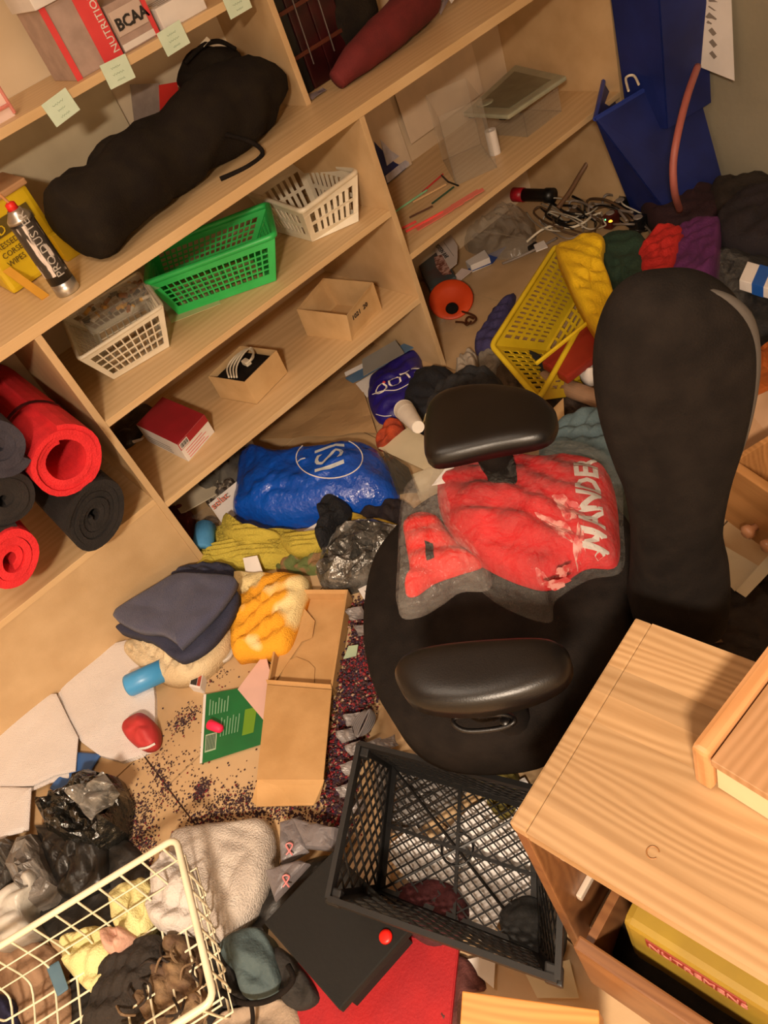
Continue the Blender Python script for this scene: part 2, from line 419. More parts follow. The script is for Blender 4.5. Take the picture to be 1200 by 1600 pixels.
# upper part, set back
for x in (X2, XR, XL): brd('side_panel' if x != X2 else 'divider', (x, UY, ZT), (x + t, BY + 0.02, 1.7), LAMV)
brd('back_panel', (XL, BY + 0.012, ZT), (XR + t, BY + 0.028, 1.7), mat('cream_back_panel', 'EAD8BC', 0.7, 'E0CCAC', 4))
us = brd('shelf', (XL + t, UY, 1.128), (X2, BY + 0.01, 1.148)); brd('shelf', (XL + t, UY, 1.44), (X2, BY + 0.01, 1.46))
brd('shelf', (X2 + t, UY, 1.40), (XR, BY + 0.01, 1.42))
NOTE = mat('mint_paper', 'D3E6D2', 0.7, 'C9DEC9', 20)
for (px, py), tl, words in zip(((95, 168), (184, 112), (271, 60), (370, 3)), (0.1, -0.05, 0.03, 0), (('SALE', 'PRICES'), ('VIT', 'AMINS'), ('BCAA', 'BOX'), ('BARS', 'MIX'))):
    c = Y(px, py, UY - 0.004); u = V((math.cos(tl), 0, math.sin(tl))) * 0.035; v = V((-math.sin(tl), 0, math.cos(tl))) * 0.026
    n_ = link('note_card', slab(B(), [c - u - v, c + u - v, c + u + v, c - u + v], 0.001), NOTE, us)
    for k in range(3):
        ln = 0.02 + 0.01 * ((k * 7 + px) % 3) / 2; a = c - v * (0.5 * k - 0.4) - u.normalized() * ln / 2 + V((0, -0.0012, 0))
        # scribbled faint handwriting strokes
        pts = [a + u.normalized() * ln * q / 10 + V((0, 0, 0.0022 * math.sin(q * 2.6 + k + px))) for q in range(11)]
        link('handwriting', tube(B(), pts, 0.0005, 4), mat('faint_green_ink', '7F9A82', 0.7), us)

# ---------------- top level, left bay ----------------
def boxY(name, label, cat, c0, c1, z0, z1, y0, y1, m, **k):
    return S(name, box(B(), (c0, y0, z0), (c1, y1, z1), 0.0015), m, label, cat, **k)
RB = mat('pink_red_card', 'E0484A', 0.5, 'D43E42', 12); GB = mat('greyish_print', 'B29A90', 0.55, 'A08A80', 26)
# products on label shelf
zs = 1.148
yb = 2.05; xa, xb, xc, xd = [Y(q[0], q[1], yb).x for q in ((106, 99), (188, 76), (192, 74), (245, 44))]
r = T('supplement_box', 'grey supplement carton with a red stripe down its side, leftmost carton on the label shelf', 'box', (0.5 * (xa + xb), 2.1, zs))
link('carton', box(B(), (xa, yb, zs), (xb, 2.2, zs + 0.15), 0.002), GB, r)
link('side_stripe', box(B(), (xb - 0.052, yb - 0.003, zs), (xb, yb - 0.0005, zs + 0.15)), RB, r)
link('side_stripe', box(B(), (xa - 0.001, yb - 0.003, zs), (xa + 0.014, yb - 0.0005, zs + 0.15)), RB, r)
text('lettering', 'NUTRITION', (xb - 0.004, yb - 0.004, zs + 0.012), (0, 0, 1), (-1, 0, 0), 0.024, WINK, r)
r = T('bcaa_box', 'grey and white carton printed BCAA beside the red striped carton', 'box', (0.5 * (xc + xd), 2.1, zs))
link('carton', box(B(), (xc, yb, zs), (xd, 2.2, zs + 0.10), 0.002), GB, r)
link('print_band', box(B(), (xc, yb - 0.003, zs + 0.004), (xd - 0.004, yb - 0.0005, zs + 0.018)), PAPER, r)
link('print_panel', box(B(), (xc + 0.004, yb - 0.002, zs + 0.034), (xd - 0.012, yb - 0.0005, zs + 0.085)), mat('pale_grey_print', 'CDB9AE', 0.5), r)
link('side_stripe', box(B(), (xd - 0.01, yb - 0.004, zs), (xd + 0.001, yb - 0.0005, zs + 0.09)), RB, r)
text('lettering', 'BCAA', (xc + 0.008, yb - 0.003, zs + 0.045), (1, 0, 0), (0, 0, 1), 0.034, INK, r, 0.001, bold=0.03)
r = T('white_carton', 'white printed carton at the right end of the label shelf', 'box', (1.12, 2.1, zs))
wx = xd + 0.012
link('carton', box(B(), (wx, 2.04, zs), (wx + 0.13, 2.2, zs + 0.05), 0.002), PAPER, r)
for k in range(4): link('print_line', box(B(), (1.166, 2.052, zs + 0.0601), (1.226 - 0.008 * (k % 2), 2.054 + 0.001, zs + 0.0607)) if 0 else box(B(), (wx + 0.02, 2.06 + k * 0.024, zs + 0.05), (wx + 0.11 - 0.01 * (k % 2), 2.065 + k * 0.024, zs + 0.0508)), INKG, r)
r = T('white_box_on_top', 'white carton lying on top of the grey striped supplement carton', 'box', (0.8, 2.12, zs + 0.15))
r.name = 'white_carton'
link('carton', box(B(), (xa - 0.01, 2.04, zs + 0.151), (xa + 0.12, 2.2, zs + 0.2), 0.002), PAPER, r)
link('print_line', box(B(), (xa, 2.038, zs + 0.17), (xa + 0.11, 2.0395, zs + 0.178)), mat('blue_print', '6E7FA8', 0.5), r)
r = T('wire_stand', 'pink and white acrylic stand at the left end of the label shelf', 'stand', (0.55, 2.12, zs))
PK = mat('pink_acrylic', 'E08A80', 0.25, alpha=0.7); 
for a, b in (((0.47, 0), (0.47, 0.06)), ((0.545, 0), (0.545, 0.06)), ((0.47, 0.06), (0.545, 0.06)), ((0.47, 0.02), (0.545, 0.02))):
    link('frame_bar', tube(B(), [(a[0], 2.06, zs + a[1] + 0.005), (b[0], 2.06, zs + b[1] + 0.005)], 0.004), PK, r)
link('panel', box(B(), (0.47, 2.066, zs), (0.545, 2.07, zs + 0.06)), mat('pale_acrylic', 'F0D6CC', 0.3), r)
S('wall_poster', sheet(B(), [V((0.30, BY + 0.004, 0.85)), V((0.86, BY + 0.004, 0.85)), V((0.86, BY + 0.004, 1.10)), V((0.30, BY + 0.004, 1.10))], 8, 0.0015, 0.002), PAPERB, 'pale paper sheet pinned on the back panel above the duffel bag', 'paper')

# duffel bag
def lumpy(bm, path, rad, n=28, sq=0.8, na=0.012, nf=9, seed=0, flat=None):
    path = spline(path, 6); k = len(path); rr = []
    kk = len(rad) - 1
    for i in range(k):
        f = i / (k - 1) * kk; a = min(int(f), kk - 1); rr.append(rad[a] * (1 - (f - a)) + rad[a + 1] * (f - a))
    rings = []; sd = V((seed, seed * 2.3, 0))
    for i, p in enumerate(path):
        tt = (path[min(i + 1, k - 1)] - path[max(i - 1, 0)]).normalized(); s = tt.cross(V((0, 0, 1))).normalized(); u = s.cross(tt).normalized(); ring = []
        for j in range(n):
            a = 2 * PI * j / n; d = s * math.cos(a) + u * math.sin(a) * sq
            q = p + d * rr[i]; q = p + d * (rr[i] + na * noise.fractal(q * nf + sd, 1, 2, 3) - na * 0.6 * crease(q * nf * 0.8 + sd))
            if flat is not None and q.z < flat: q.z = flat + 0.0005
            ring.append(bm.verts.new(q))
        rings.append(ring)
    for i in range(k - 1):
        for j in range(n): bm.faces.new((rings[i][j], rings[i][(j + 1) % n], rings[i + 1][(j + 1) % n], rings[i + 1][j]))
    for e, rg in ((0, rings[0]), (1, rings[-1])):
        c = bm.verts.new(sum((v.co for v in rg), V()) / n + (path[0] - path[1] if e == 0 else path[-1] - path[-2]).normalized() * rr[0 if e == 0 else -1] * 0.25)
        for j in range(n): bm.faces.new((rg[j], rg[(j + 1) % n], c) if e else (rg[(j + 1) % n], rg[j], c))
    return bm
d = T('duffel_bag', 'black canvas duffel bag slumped along the top of the shelving unit', 'bag', (0.8, 2.03, ZT))
link('body', lumpy(B(), [(0.475, 1.925, 0.935), (0.50, 1.93, 0.935), (0.62, 1.955, 0.935), (0.8, 1.995, 0.93), (0.98, 2.03, 0.935), (1.12, 2.07, 0.93), (1.17, 2.1, 0.91)], [0.088, 0.104, 0.104, 0.094, 0.108, 0.104, 0.07], 32, 0.92, 0.018, 9, 2, ZT), BLKD, d, smooth=True)
link('side_pocket', lumpy(B(), [(1.0, 2.13, 1.0), (1.07, 2.14, 1.02), (1.15, 2.15, 0.99)], [0.05, 0.062, 0.05], 18, 0.8, 0.012, 12, 4), BLKD, d, smooth=True)
link('shoulder_flap', lumpy(B(), [(0.62, 2.0, 0.97), (0.70, 2.01, 0.985), (0.78, 2.03, 0.985), (0.86, 2.05, 0.985)], [0.04, 0.052, 0.05, 0.03], 18, 0.8, 0.014, 10, 9), BLKD, d, smooth=True)
link('strap', tube(B(), spline([(0.92, 1.93, 0.93), (0.98, 1.905, 0.88), (0.99, 1.885, 0.845), (0.93, 1.875, 0.842), (0.86, 1.90, 0.845)], 6), 0.006, 6), BLK, d, smooth=True)
link('carry_handle', tube(B(), spline([(1.0, 2.1, 1.06), (1.06, 2.09, 1.075), (1.11, 2.09, 1.065), (1.15, 2.1, 1.03)], 6), 0.006, 6), BLK, d, smooth=True)
link('zip_tag', slab(B(), [V((1.06, 2.085, 1.072)), V((1.085, 2.085, 1.078)), V((1.085, 2.095, 1.086)), V((1.06, 2.095, 1.08))], 0.002), WPLAS, d)
r = T('spice_packet', 'grey and red card packet leaning behind the black duffel bag', 'packet', (0.85, 2.25, ZT))
def yq(pts, y): return [Y(a, b, y) for a, b in pts]
for nm, pts, m_ in (('packet_body', ((212, 215), (250, 200), (249, 130), (203, 132)), mat('grey_packet', '9A8C84', 0.5, '8A7C76', 30)), ('red_panel', ((250, 182), (282, 172), (276, 128), (248, 133)), mat('bright_red_card', 'D8332A', 0.5)), ('red_base', ((209, 218), (232, 210), (230, 198), (206, 202)), mat('bright_red_card', 'D8332A'))):
    link(nm, slab(B(), yq(pts, 2.20 if nm != 'packet_body' else 2.203), 0.003), m_, r)
link('packet_stand', box(B(), (Y(212, 215, 2.2).x, 2.206, ZT), (Y(250, 200, 2.2).x, 2.23, Y(250, 200, 2.2).z), 0.002), mat('grey_packet', '9A8C84'), r)

# yellow container with print
YP = mat('yellow_plastic', 'D8B81E', 0.42, 'C9A818', 12, 0.05, 40)
r = T('yellow_tub', 'yellow plastic tub with dark printed panel behind the spray can', 'tub', (0.4, 2.12, ZT))
ty = [V((0.30, 2.03, 0)), V((0.475, 2.05, 0)), V((0.475, 2.2, 0)), V((0.30, 2.2, 0))]
link('tub_body', closedbox(B(), ty, ZT + 0.19, ZT, 0.012), YP, r, smooth=False)
link('lid', closedbox(B(), [V((0.295, 2.025, 0)), V((0.48, 2.045, 0)), V((0.48, 2.205, 0)), V((0.295, 2.205, 0))], ZT + 0.2, ZT + 0.185, 0.004), mat('tan_label', 'B58A62', 0.6), r)
link('print_panel', slab(B(), [V((0.31, 2.0295, ZT + 0.12)), V((0.45, 2.0455, ZT + 0.12)), V((0.45, 2.0455, ZT + 0.155)), V((0.31, 2.0295, ZT + 0.155))], 0.003), mat('olive_ink', '5A4A12', 0.6), r)
text('lettering', 'RED OFF', (0.32, 2.025, ZT + 0.125), (1, 0.11, 0), (0, 0, 1), 0.03, YP, r)
for k in range(3): text('lettering', ('RESSEDIF', 'CORSET 10', 'WIPES 50')[k], (0.33, 2.029, ZT + 0.098 - k * 0.02), (1, 0.11, 0), (0, 0, 1), 0.018, mat('olive_ink', '5A4A12', 0.6), r)
link('yellow_latch', box(B(), (0.45, 2.02, ZT), (0.50, 2.045, ZT + 0.07), 0.003), YP, r)
S('wooden_ruler', slab(B(), [V((0.325, 1.90, ZT)), V((0.345, 1.90, ZT)), V((0.33, 2.02, ZT + 0.06)), V((0.31, 2.02, ZT + 0.06))], 0.003), mat('yellow_edge', 'DDA23A', 0.5), 'thin yellow strip lying between the spray can and the yellow tub', 'strip')
# spray can
r = T('spray_can', 'black spray can with red nozzle standing at the front of the top board', 'can', (0.385, 1.85, ZT))
cp = V((0.378, 1.852, ZT)); 
link('can_body', lathe(B(), cp, (0, 0, 1), [(0.03, 0.0275), (0.175, 0.0275)], 28), mat('black_label', '1C1816', 0.35, '2A2420', 30), r, smooth=True)
link('base_ring', lathe(B(), cp, (0, 0, 1), [(0, 0.0265), (0.004, 0.0285), (0.03, 0.0278)], 28), METAL, r, smooth=True)
link('shoulder', lathe(B(), cp, (0, 0, 1), [(0.175, 0.028), (0.182, 0.0275), (0.195, 0.017), (0.2, 0.015)], 28), METAL, r, smooth=True)
link('nozzle', lathe(B(), cp, (0, 0, 1), [(0.2, 0.012), (0.213, 0.011), (0.216, 0.006)], 16), mat('nozzle_red', 'D8241E', 0.4), r, smooth=True)
link('straw', tube(B(), [cp + V((0, 0, 0.214)), cp + V((-0.006, 0, 0.236))], 0.003), mat('straw_tan', 'C48A5A', 0.5), r)
link('label_stripe', lathe(B(), cp, (0, 0, 1), [(0.05, 0.0279), (0.17, 0.0279)], 28, capa=False, capb=False), mat('label_print', '3A342F', 0.4, 'D8CCC4', 26, stretch=(3, 3, 0.6), ramp=(0.56, 0.62)), r, smooth=True)
def wrap(c, rad):
    def f(bm):
        for v in bm.verts:
            a = (v.co.x - c.x) / rad; v.co.y = c.y - math.cos(a) * rad - 0.0004; v.co.x = c.x + math.sin(a) * rad
    return f
text('lettering', 'PRO DUSTER', cp + V((0.010, -0.03, 0.045)), (0, 0, 1), (-1, 0, 0), 0.026, WINK, r, drape=wrap(cp, 0.0285))

# ---------------- top level, right bay ----------------
r = T('bottle_crate', 'dark glass bottles in a black and red crate, upper right bay beside the divider', 'crate', (1.35, 2.17, ZT))
DR = mat('dark_maroon', '3A0C10', 0.35, '24070A', 16)
for x0, x1, m_ in ((1.275, 1.34, BPLAS), (1.342, 1.41, DR), (1.412, 1.50, DR)): link('carton_panel', box(B(), (x0, 2.10, ZT), (x1, 2.27, 1.2), 0.004), m_, r)
for zz in (0.93, 1.04): link('divider_strip', box(B(), (1.27, 2.095, zz), (1.50, 2.1, zz + 0.01)), mat('brown_strip', '5A2A1A', 0.5), r)
for xx in (1.30, 1.36, 1.44): link('glint_rim', tube(B(), [(xx, 2.092, 0.9), (xx + 0.006, 2.092, 1.15)], 0.002, 5), mat('smoky_glass', '6A605C', 0.15), r)
r = T('black_bag', 'black cloth bag standing behind the maroon cushion on the upper board', 'bag', (1.58, 2.16, ZT))
link('body', lumpy(B(), [(1.53, 2.15, 0.86), (1.57, 2.15, 0.95), (1.62, 2.16, 1.1), (1.7, 2.16, 1.25)], [0.07, 0.09, 0.1, 0.1], 24, 1.0, 0.02, 8, 5, ZT), BLKD, r, smooth=True)
pts = [Y(520, 138, 2.02)] 
S('maroon_cushion', lumpy(B(), [(1.34, 1.985, 0.865), (1.42, 1.98, 0.885), (1.54, 1.995, 0.895), (1.68, 2.03, 0.90), (1.77, 2.06, 0.90), (1.79, 2.07, 0.90)], [0.026, 0.042, 0.052, 0.058, 0.058, 0.045], 24, 1.0, 0.006, 7, 6, ZT), mat('maroon_fabric', '6E2022', 0.85, '5E1A1C', 12, 0.2, 200), 'long maroon bolster cushion on the upper board right of the divider', 'cushion', smooth=True)
PW = mat('crumpled_film', 'B4A6AC', 0.25, '8A7C84', 14, 0.6, 30, alpha=0.75)
random.seed(3)
for k, (px, py, l, a) in enumerate(((640, 22, 0.10, 0.3), (665, 8, 0.13, 0.1), (700, 22, 0.12, 0.5), (722, 12, 0.14, 0.2), (745, 2, 0.12, -0.2), (690, 40, 0.08, 0.0), (760, 8, 0.1, 0.6), (712, 36, 0.1, 0.25))):
    c = Y(px, py, 2.07); c.z = max(c.z, ZT + 0.015 + 0.004 * k); u = V((math.cos(a), 0.25, math.sin(a) * 0.4)) * l / 2; v = V((0.01, 0.02, 0.012))
    S('film_strip', sheet(B(), [c - u - v, c + u - v * 0.6, c + u + v, c - u + v * 0.7], 8, 0.001, 0.008, 18, seed=k), [PW, PAPER][k % 2], ('crumpled clear wrapper' if k % 2 == 0 else 'torn white paper strip') + ' piled behind the maroon cushion', 'wrapper' if k % 2 == 0 else 'paper strip', group='wrappers behind the maroon cushion' if k % 2 == 0 else 'paper strips behind the maroon cushion')
S('paper_scrap', sheet(B(), [V((1.275, 2.03, ZT + 0.002)), V((1.33, 2.03, ZT + 0.002)), V((1.34, 2.06, ZT + 0.004)), V((1.28, 2.065, ZT + 0.004))], 4, 0.001, 0.004, 30), PW, 'small crumpled film scrap at the foot of the divider on the upper board', 'scrap')

# ---------------- middle bay: baskets ----------------
GRN = mat('green_plastic', '2FB85A', 0.38, '28AC50', 12)
def bsk(name, label, b3, zb, t3, zt, m, nu, nv, **k):
    """three visible corners FL, FR, X with which side is hidden: 'BR' or 'BL' """
    def q(p, z):
        fl, fr, o, tag = W(*p[0], z), W(*p[1], z), W(*p[2], z), p[3]
        if tag == 'BR': return [fl, fr, o, fl + (o - fr)]
        return [fl, fr, fr + (o - fl), o]
    return basket(name, label, q(b3, zb), q(t3, zt), m, nu, nv, **k)
bsk('plastic_basket', 'green plastic basket in the middle of the second shelf', ((279, 491), (431, 438), (395, 395), 'BR'), Z2 + 0.002, ((229, 443), (429, 368), (418, 319), 'BR'), 0.672, GRN, 17, 5, bw=0.0042, rim=0.009, mar=0.06, marv=0.2, group='small slotted plastic baskets')
bsk('plastic_basket', 'cream white oval-slotted basket at the right end of the second shelf', ((488, 377), (560, 345), (433, 362), 'BL'), Z2 + 0.002, ((472, 331), (558, 268), (385, 302), 'BL'), 0.665, WPLAS, 7, 2, bw=0.011, rim=0.008, mar=0.1, marv=0.2, group='small slotted plastic baskets')
wb = bsk('plastic_basket', 'white square-slotted basket holding batteries at the left end of the second shelf', ((178, 592), (264, 541), (150, 520), 'BL'), Z2 + 0.002, ((124, 562), (254, 478), (98, 500), 'BL'), 0.665, WPLAS, 9, 4, bw=0.0035, rim=0.0055, group='small slotted plastic baskets')
PLY = mat('yellow_paper', 'C9CC9A', 0.7)
S('paper_sheet', sheet(B(), [W(268, 505, Z2 + 0.001), W(345, 475, Z2 + 0.001), W(330, 440, Z2 + 0.001), W(250, 465, Z2 + 0.001)], 5, 0.001, 0.0), PLY, 'pale green sheet of paper under the green basket', 'paper')
# batteries and clear box in white basket
CB = T('clear_box', 'clear plastic clamshell lying in the white battery basket', 'box', W(190, 480, 0.65))
ct = [W(140, 500, 0.655), W(232, 443, 0.655), W(200, 440, 0.655), W(112, 492, 0.655)]
link('lid', slab(B(), [W(128, 503, 0.672), W(250, 450, 0.672), W(205, 437, 0.70), W(118, 476, 0.70)], 0.002), CLRB, CB)
link('tray', openbox(B(), [W(135, 510, 0.65), W(235, 462, 0.65), W(215, 450, 0.65), W(122, 495, 0.65)], 0.67, 0.62, 0.002), CLRB, CB)
random.seed(5)
BATC = [mat('battery_black', '2A2420', 0.35), mat('battery_silver', 'D8CCB8', 0.4), mat('battery_gold', 'E0A840', 0.4), mat('battery_copper', 'A86A38', 0.4)]
for k in range(34):
    u, v = random.random(), random.random()
    P = W(140, 520, 0.63).lerp(W(245, 462, 0.63), u).lerp(W(135, 488, 0.63).lerp(W(215, 447, 0.63), u), v); P.z = 0.62 + 0.04 * random.random()
    a = random.random() * PI; dd = V((math.cos(a), math.sin(a), random.uniform(-.3, .3))).normalized(); L = 0.03
    o = T('battery', 'small loose battery in the white basket', 'battery', P, 'loose batteries in the white basket')
    rr = 0.0055
    link('casing', lathe(B(), P, dd, [(0, rr), (L * 0.72, rr)], 10), BATC[k % 4], o, smooth=False)
    link('cap', lathe(B(), P + dd * L * 0.72, dd, [(0, rr), (L * 0.22, rr), (L * 0.225, 0.002), (L * 0.27, 0.002)], 10), BATC[(k + 1) % 4], o)

# third shelf boxes
r = T('medicine_box', 'small dark red and white printed carton on the third shelf', 'box', W(275, 690, Z3))
tp = [W(213, 663, 0.335), W(277, 695, 0.335), W(319, 648, 0.335), W(258, 626, 0.335)]
tp = [W(213, 664, 0.335), W(277, 695, 0.335), W(319, 648, 0.335)]; tp.append(tp[0] + tp[2] - tp[1])
link('carton', closedbox(B(), tp, 0.335, Z3), PAPER, r)
DKR = mat('crimson_card', 'A8222E', 0.5, '98202A', 14)
link('top_face', prism(B(), [V((p.x, p.y, 0.3352)) for p in tp], 0.001), DKR, r)
a, b_ = tp[1], tp[2]; nn = -nrm2(a, b_) * 0.0008
if nn.dot(a - tp[0]) < 0: nn = -nn
def facequad(a, b, u0, u1, z0, z1, n): return [V((*(a.lerp(b, u).xy), z)) + n for u, z in ((u0, z0), (u1, z0), (u1, z1), (u0, z1))]
link('side_print', slab(B(), facequad(a, b_, 0.0, 1.0, 0.312, 0.335, nn), -0.0006), DKR, r)
link('barcode_patch', slab(B(), facequad(a, b_, 0.02, 0.3, 0.314, 0.332, nn * 2.2), -0.0006), PAPER, r)
for k in range(9): link('barcode_bar', slab(B(), facequad(a, b_, 0.04 + k * 0.027, 0.05 + k * 0.027 + 0.004 * (k % 3), 0.317, 0.33, nn * 3.2), -0.0005), INK, r)
for k in range(4): link('print_line', slab(B(), facequad(a, b_, 0.1, 0.8 - 0.1 * (k % 2), 0.277 + k * 0.008, 0.2785 + k * 0.008, nn * 1.2), -0.0005), RB, r)
a, b_ = tp[0], tp[1]; nn = nrm2(a, b_) * 0.0008
if nn.dot(a - tp[2]) < 0: nn = -nn
for k in range(3): link('print_line', slab(B(), facequad(a, b_, 0.15, 0.7, 0.28 + k * 0.01, 0.282 + k * 0.01, nn * 1.2), -0.0005), INKG, r)

S('dark_pouch', mound(B(), [W(175, 700, Z3), W(190, 672, Z3), W(235, 635, Z3), W(232, 665, Z3), W(215, 690, Z3), W(195, 703, Z3)], 0.04, na=0.01, cr=0.01), mat('dark_nylon', '262222', 0.4, '1A1718', 20, 0.3, 60), 'dark nylon pouch at the left end of the third shelf', 'pouch', smooth=True)
S('paper_strip', sheet(B(), [W(182, 703, Z3 + 0.002), W(222, 688, Z3 + 0.002), W(226, 683, Z3 + 0.012), W(200, 690, Z3 + 0.012)], 5, 0.001, 0.003), PAPER, 'white paper strip beside the dark pouch on the third shelf', 'paper')
r = T('small_carton', 'small open carton with black cable nest and white plug on the third shelf', 'box', W(390, 600, Z3))
c3 = [W(325, 588, 0.353), W(382, 597, 0.353), W(432, 547, 0.353)]; c3 = [c3[1] + (c3[0] - c3[1]) * 1.0, c3[1], c3[2], c3[0] + c3[2] - c3[1]]
link('tray', openbox(B(), c3, 0.353, Z3, 0.002), CARDL, r)
cc = sum(c3, V()) / 4
NEST = T('cable_nest', 'black foam nest with coiled white cable inside the small carton', 'cable', cc, None)
link('black_foam', mound(B(), [V((cc.x + (p.x - cc.x) * 0.93, cc.y + (p.y - cc.y) * 0.93, 0.33)) for p in c3], 0.016, zb=0.275, na=0.006, sharp=True), BLK, NEST)
for k in range(4):
    pts = [W(*q, 0.352 + 0.006 * (i % 3)) for i, q in enumerate(((358 + 4 * k, 590), (355 + 5 * k, 575 - k), (366 + 5 * k, 558 - 2 * k), (384 + 3 * k, 546 - k), (396, 549 + 3 * k), (392 - 2 * k, 562 + 2 * k)))]
    link('white_cable', tube(B(), spline(pts, 4), 0.0028, 6), WPLAS, NEST, smooth=True)
pc_ = W(386, 568, 0.355); link('plug', box(B(), pc_ - V((0.009, 0.014, 0.003)), pc_ + V((0.009, 0.014, 0.012)), 0.003), WPLAS, NEST)
r = T('open_carton', 'empty open beige carton with inked numbers at the right end of the third shelf', 'box', W(530, 500, Z3))
c4 = [W(463, 483, 0.36), W(542, 493, 0.36), W(583, 441, 0.36)]; c4.append(c4[0] + c4[2] - c4[1])
b4 = [W(480, 524, Z3), W(550, 533, Z3), W(597, 483, Z3)]; b4.append(b4[0] + b4[2] - b4[1])
link('tray', openbox(B(), c4, 0.36, Z3, 0.0025, b4), CARDL, r)
wn_ = (b4[2] - b4[1]).cross(V((*c4[1].xy, 0.36)) - V((*b4[1].xy, Z3))).normalized(); wn_ = wn_ if wn_.dot(b4[1] - b4[0]) > 0 else -wn_
text('stamp', '1021  20', b4[1].lerp(b4[2], 0.14) + V((0, 0, 0.03)) + wn_ * 0.005 + (c4[1] - b4[1]) * 0.3, b4[2] - b4[1], V((*c4[1].xy, 0.36)) - V((*b4[1].xy, Z3)), 0.022, INK, r, bold=0.01)

# ---------------- right bay shelf ----------------
S('backing_sheet', sheet(B(), [V((1.34, 2.272, ZR + 0.002)), V((1.72, 2.272, ZR + 0.002)), V((1.72, 2.284, 0.66)), V((1.34, 2.284, 0.66))], 6, 0.001, 0.003), mat('cream_paper', 'DCC6AA', 0.7), 'cream sheet of paper leaning on the back of the right bay, behind the blue card', 'paper')
S('backing_sheet', sheet(B(), [V((1.74, 2.27, 0.47)), V((2.12, 2.27, 0.47)), V((2.12, 2.284, 0.79)), V((1.74, 2.284, 0.79))], 6, 0.001, 0.003), mat('cream_paper2', 'E2CBB0', 0.7), 'pale pinkish paper leaning on the back of the right bay, behind the grey scale', 'paper')
r = T('blister_card', 'dark blue and white blister card leaning on the divider in the right bay', 'card', (1.4, 2.2, ZR))
q = [W(602, 290, ZR + 0.002), W(640, 258, ZR + 0.002)]; q += [Y(618, 182, q[1].y + 0.03), Y(579, 205, q[0].y + 0.03)]
NB = mat('navy_card', '26306A', 0.4, '1E2758', 10)
link('card_back', slab(B(), q, 0.003), NB, r)
def sub(q, u0, u1, v0, v1, off):
    n = (q[1] - q[0]).cross(q[3] - q[0]).normalized(); n = n if n.y < 0 else -n
    P = lambda u, v: q[0].lerp(q[1], u).lerp(q[3].lerp(q[2], u), v) + n * off
    return [P(u0, v0), P(u1, v0), P(u1, v1), P(u0, v1)]
link('blister', slab(B(), sub(q, 0.2, 0.75, 0.3, 0.95, 0.004), 0.003), mat('blister_white', 'C8C4CC', 0.3, 'A8A4B0', 30), r)
link('blister', slab(B(), sub(q, 0.05, 0.95, 0.02, 0.16, 0.004), 0.003), mat('blister_white', 'C8C4CC', 0.3, 'A8A4B0', 30), r)
r = T('clear_bin', 'tall clear plastic bin standing on the right bay shelf beside the white roll', 'bin', W(740, 250, ZR))
bb = [W(713, 290, ZR + 0.001), W(777, 262, ZR + 0.001), W(752, 225, ZR + 0.001)]; bb.append(bb[0] + bb[2] - bb[1])
link('bin_wall', openbox(B(), bb, ZR + 0.22, ZR + 0.001, 0.002), CLRB, r)
# kitchen scale
SCG = mat('scale_grey', 'A8A890', 0.3, '9A9A84', 20); SCD = mat('scale_dark', '7C7A64', 0.3, '6E6C58', 20)
r = T('grey_scale', 'flat grey scale lying on the clear container in the right bay', 'scale', W(820, 170, ZR))
s4 = [W(724, 182, 0.50), W(795, 186, 0.50), W(886, 124, 0.50), W(806, 106, 0.50)]
link('platform', closedbox(B(), s4, 0.512, 0.497, 0.006), SCG, r)
cs = sum(s4, V()) / 4
link('inset_panel', closedbox(B(), [cs + (p - cs) * 0.72 for p in s4], 0.5135, 0.510, 0.001), SCD, r)
link('display_ring', lathe(B(), V((*s4[0].lerp(cs, 0.45).xy, 0.5135)), (0, 0, 1), [(0, 0.03), (0.003, 0.026)], 24), SCG, r, smooth=True)
for f in (0.12, 0.88): link('foot', closedbox(B(), [cs + (p - cs) * f2 for p, f2 in zip([s4[0].lerp(s4[1], f), s4[0].lerp(s4[1], f) + V((0.04, 0, 0)), s4[0].lerp(s4[1], f) + V((0.04, 0.03, 0)), s4[0].lerp(s4[1], f) + V((0, 0.03, 0))], (0.9,) * 4)], 0.498, 0.487), BPLAS, r)
S('clear_container', openbox(B(), [W(775, 205, 0.48), W(850, 240, ZR), W(880, 195, ZR), W(800, 180, 0.48)] if 0 else [V((1.95, 1.93, 0)), V((2.13, 1.93, 0)), V((2.13, 2.12, 0)), V((1.95, 2.12, 0))], 0.486, ZR + 0.001, 0.002), CLRB, 'low clear container under the grey scale', 'container')
rp = W(781, 241, ZR)
r = T('paper_roll', 'small white roll standing in front of the grey scale', 'roll', rp)
link('roll_body', lathe(B(), rp + V((0, 0.02, 0.001)), (0, 0, 1), [(0, 0.019), (0.078, 0.019), (0.078, 0.006), (0.04, 0.006)], 24), PAPER, r)
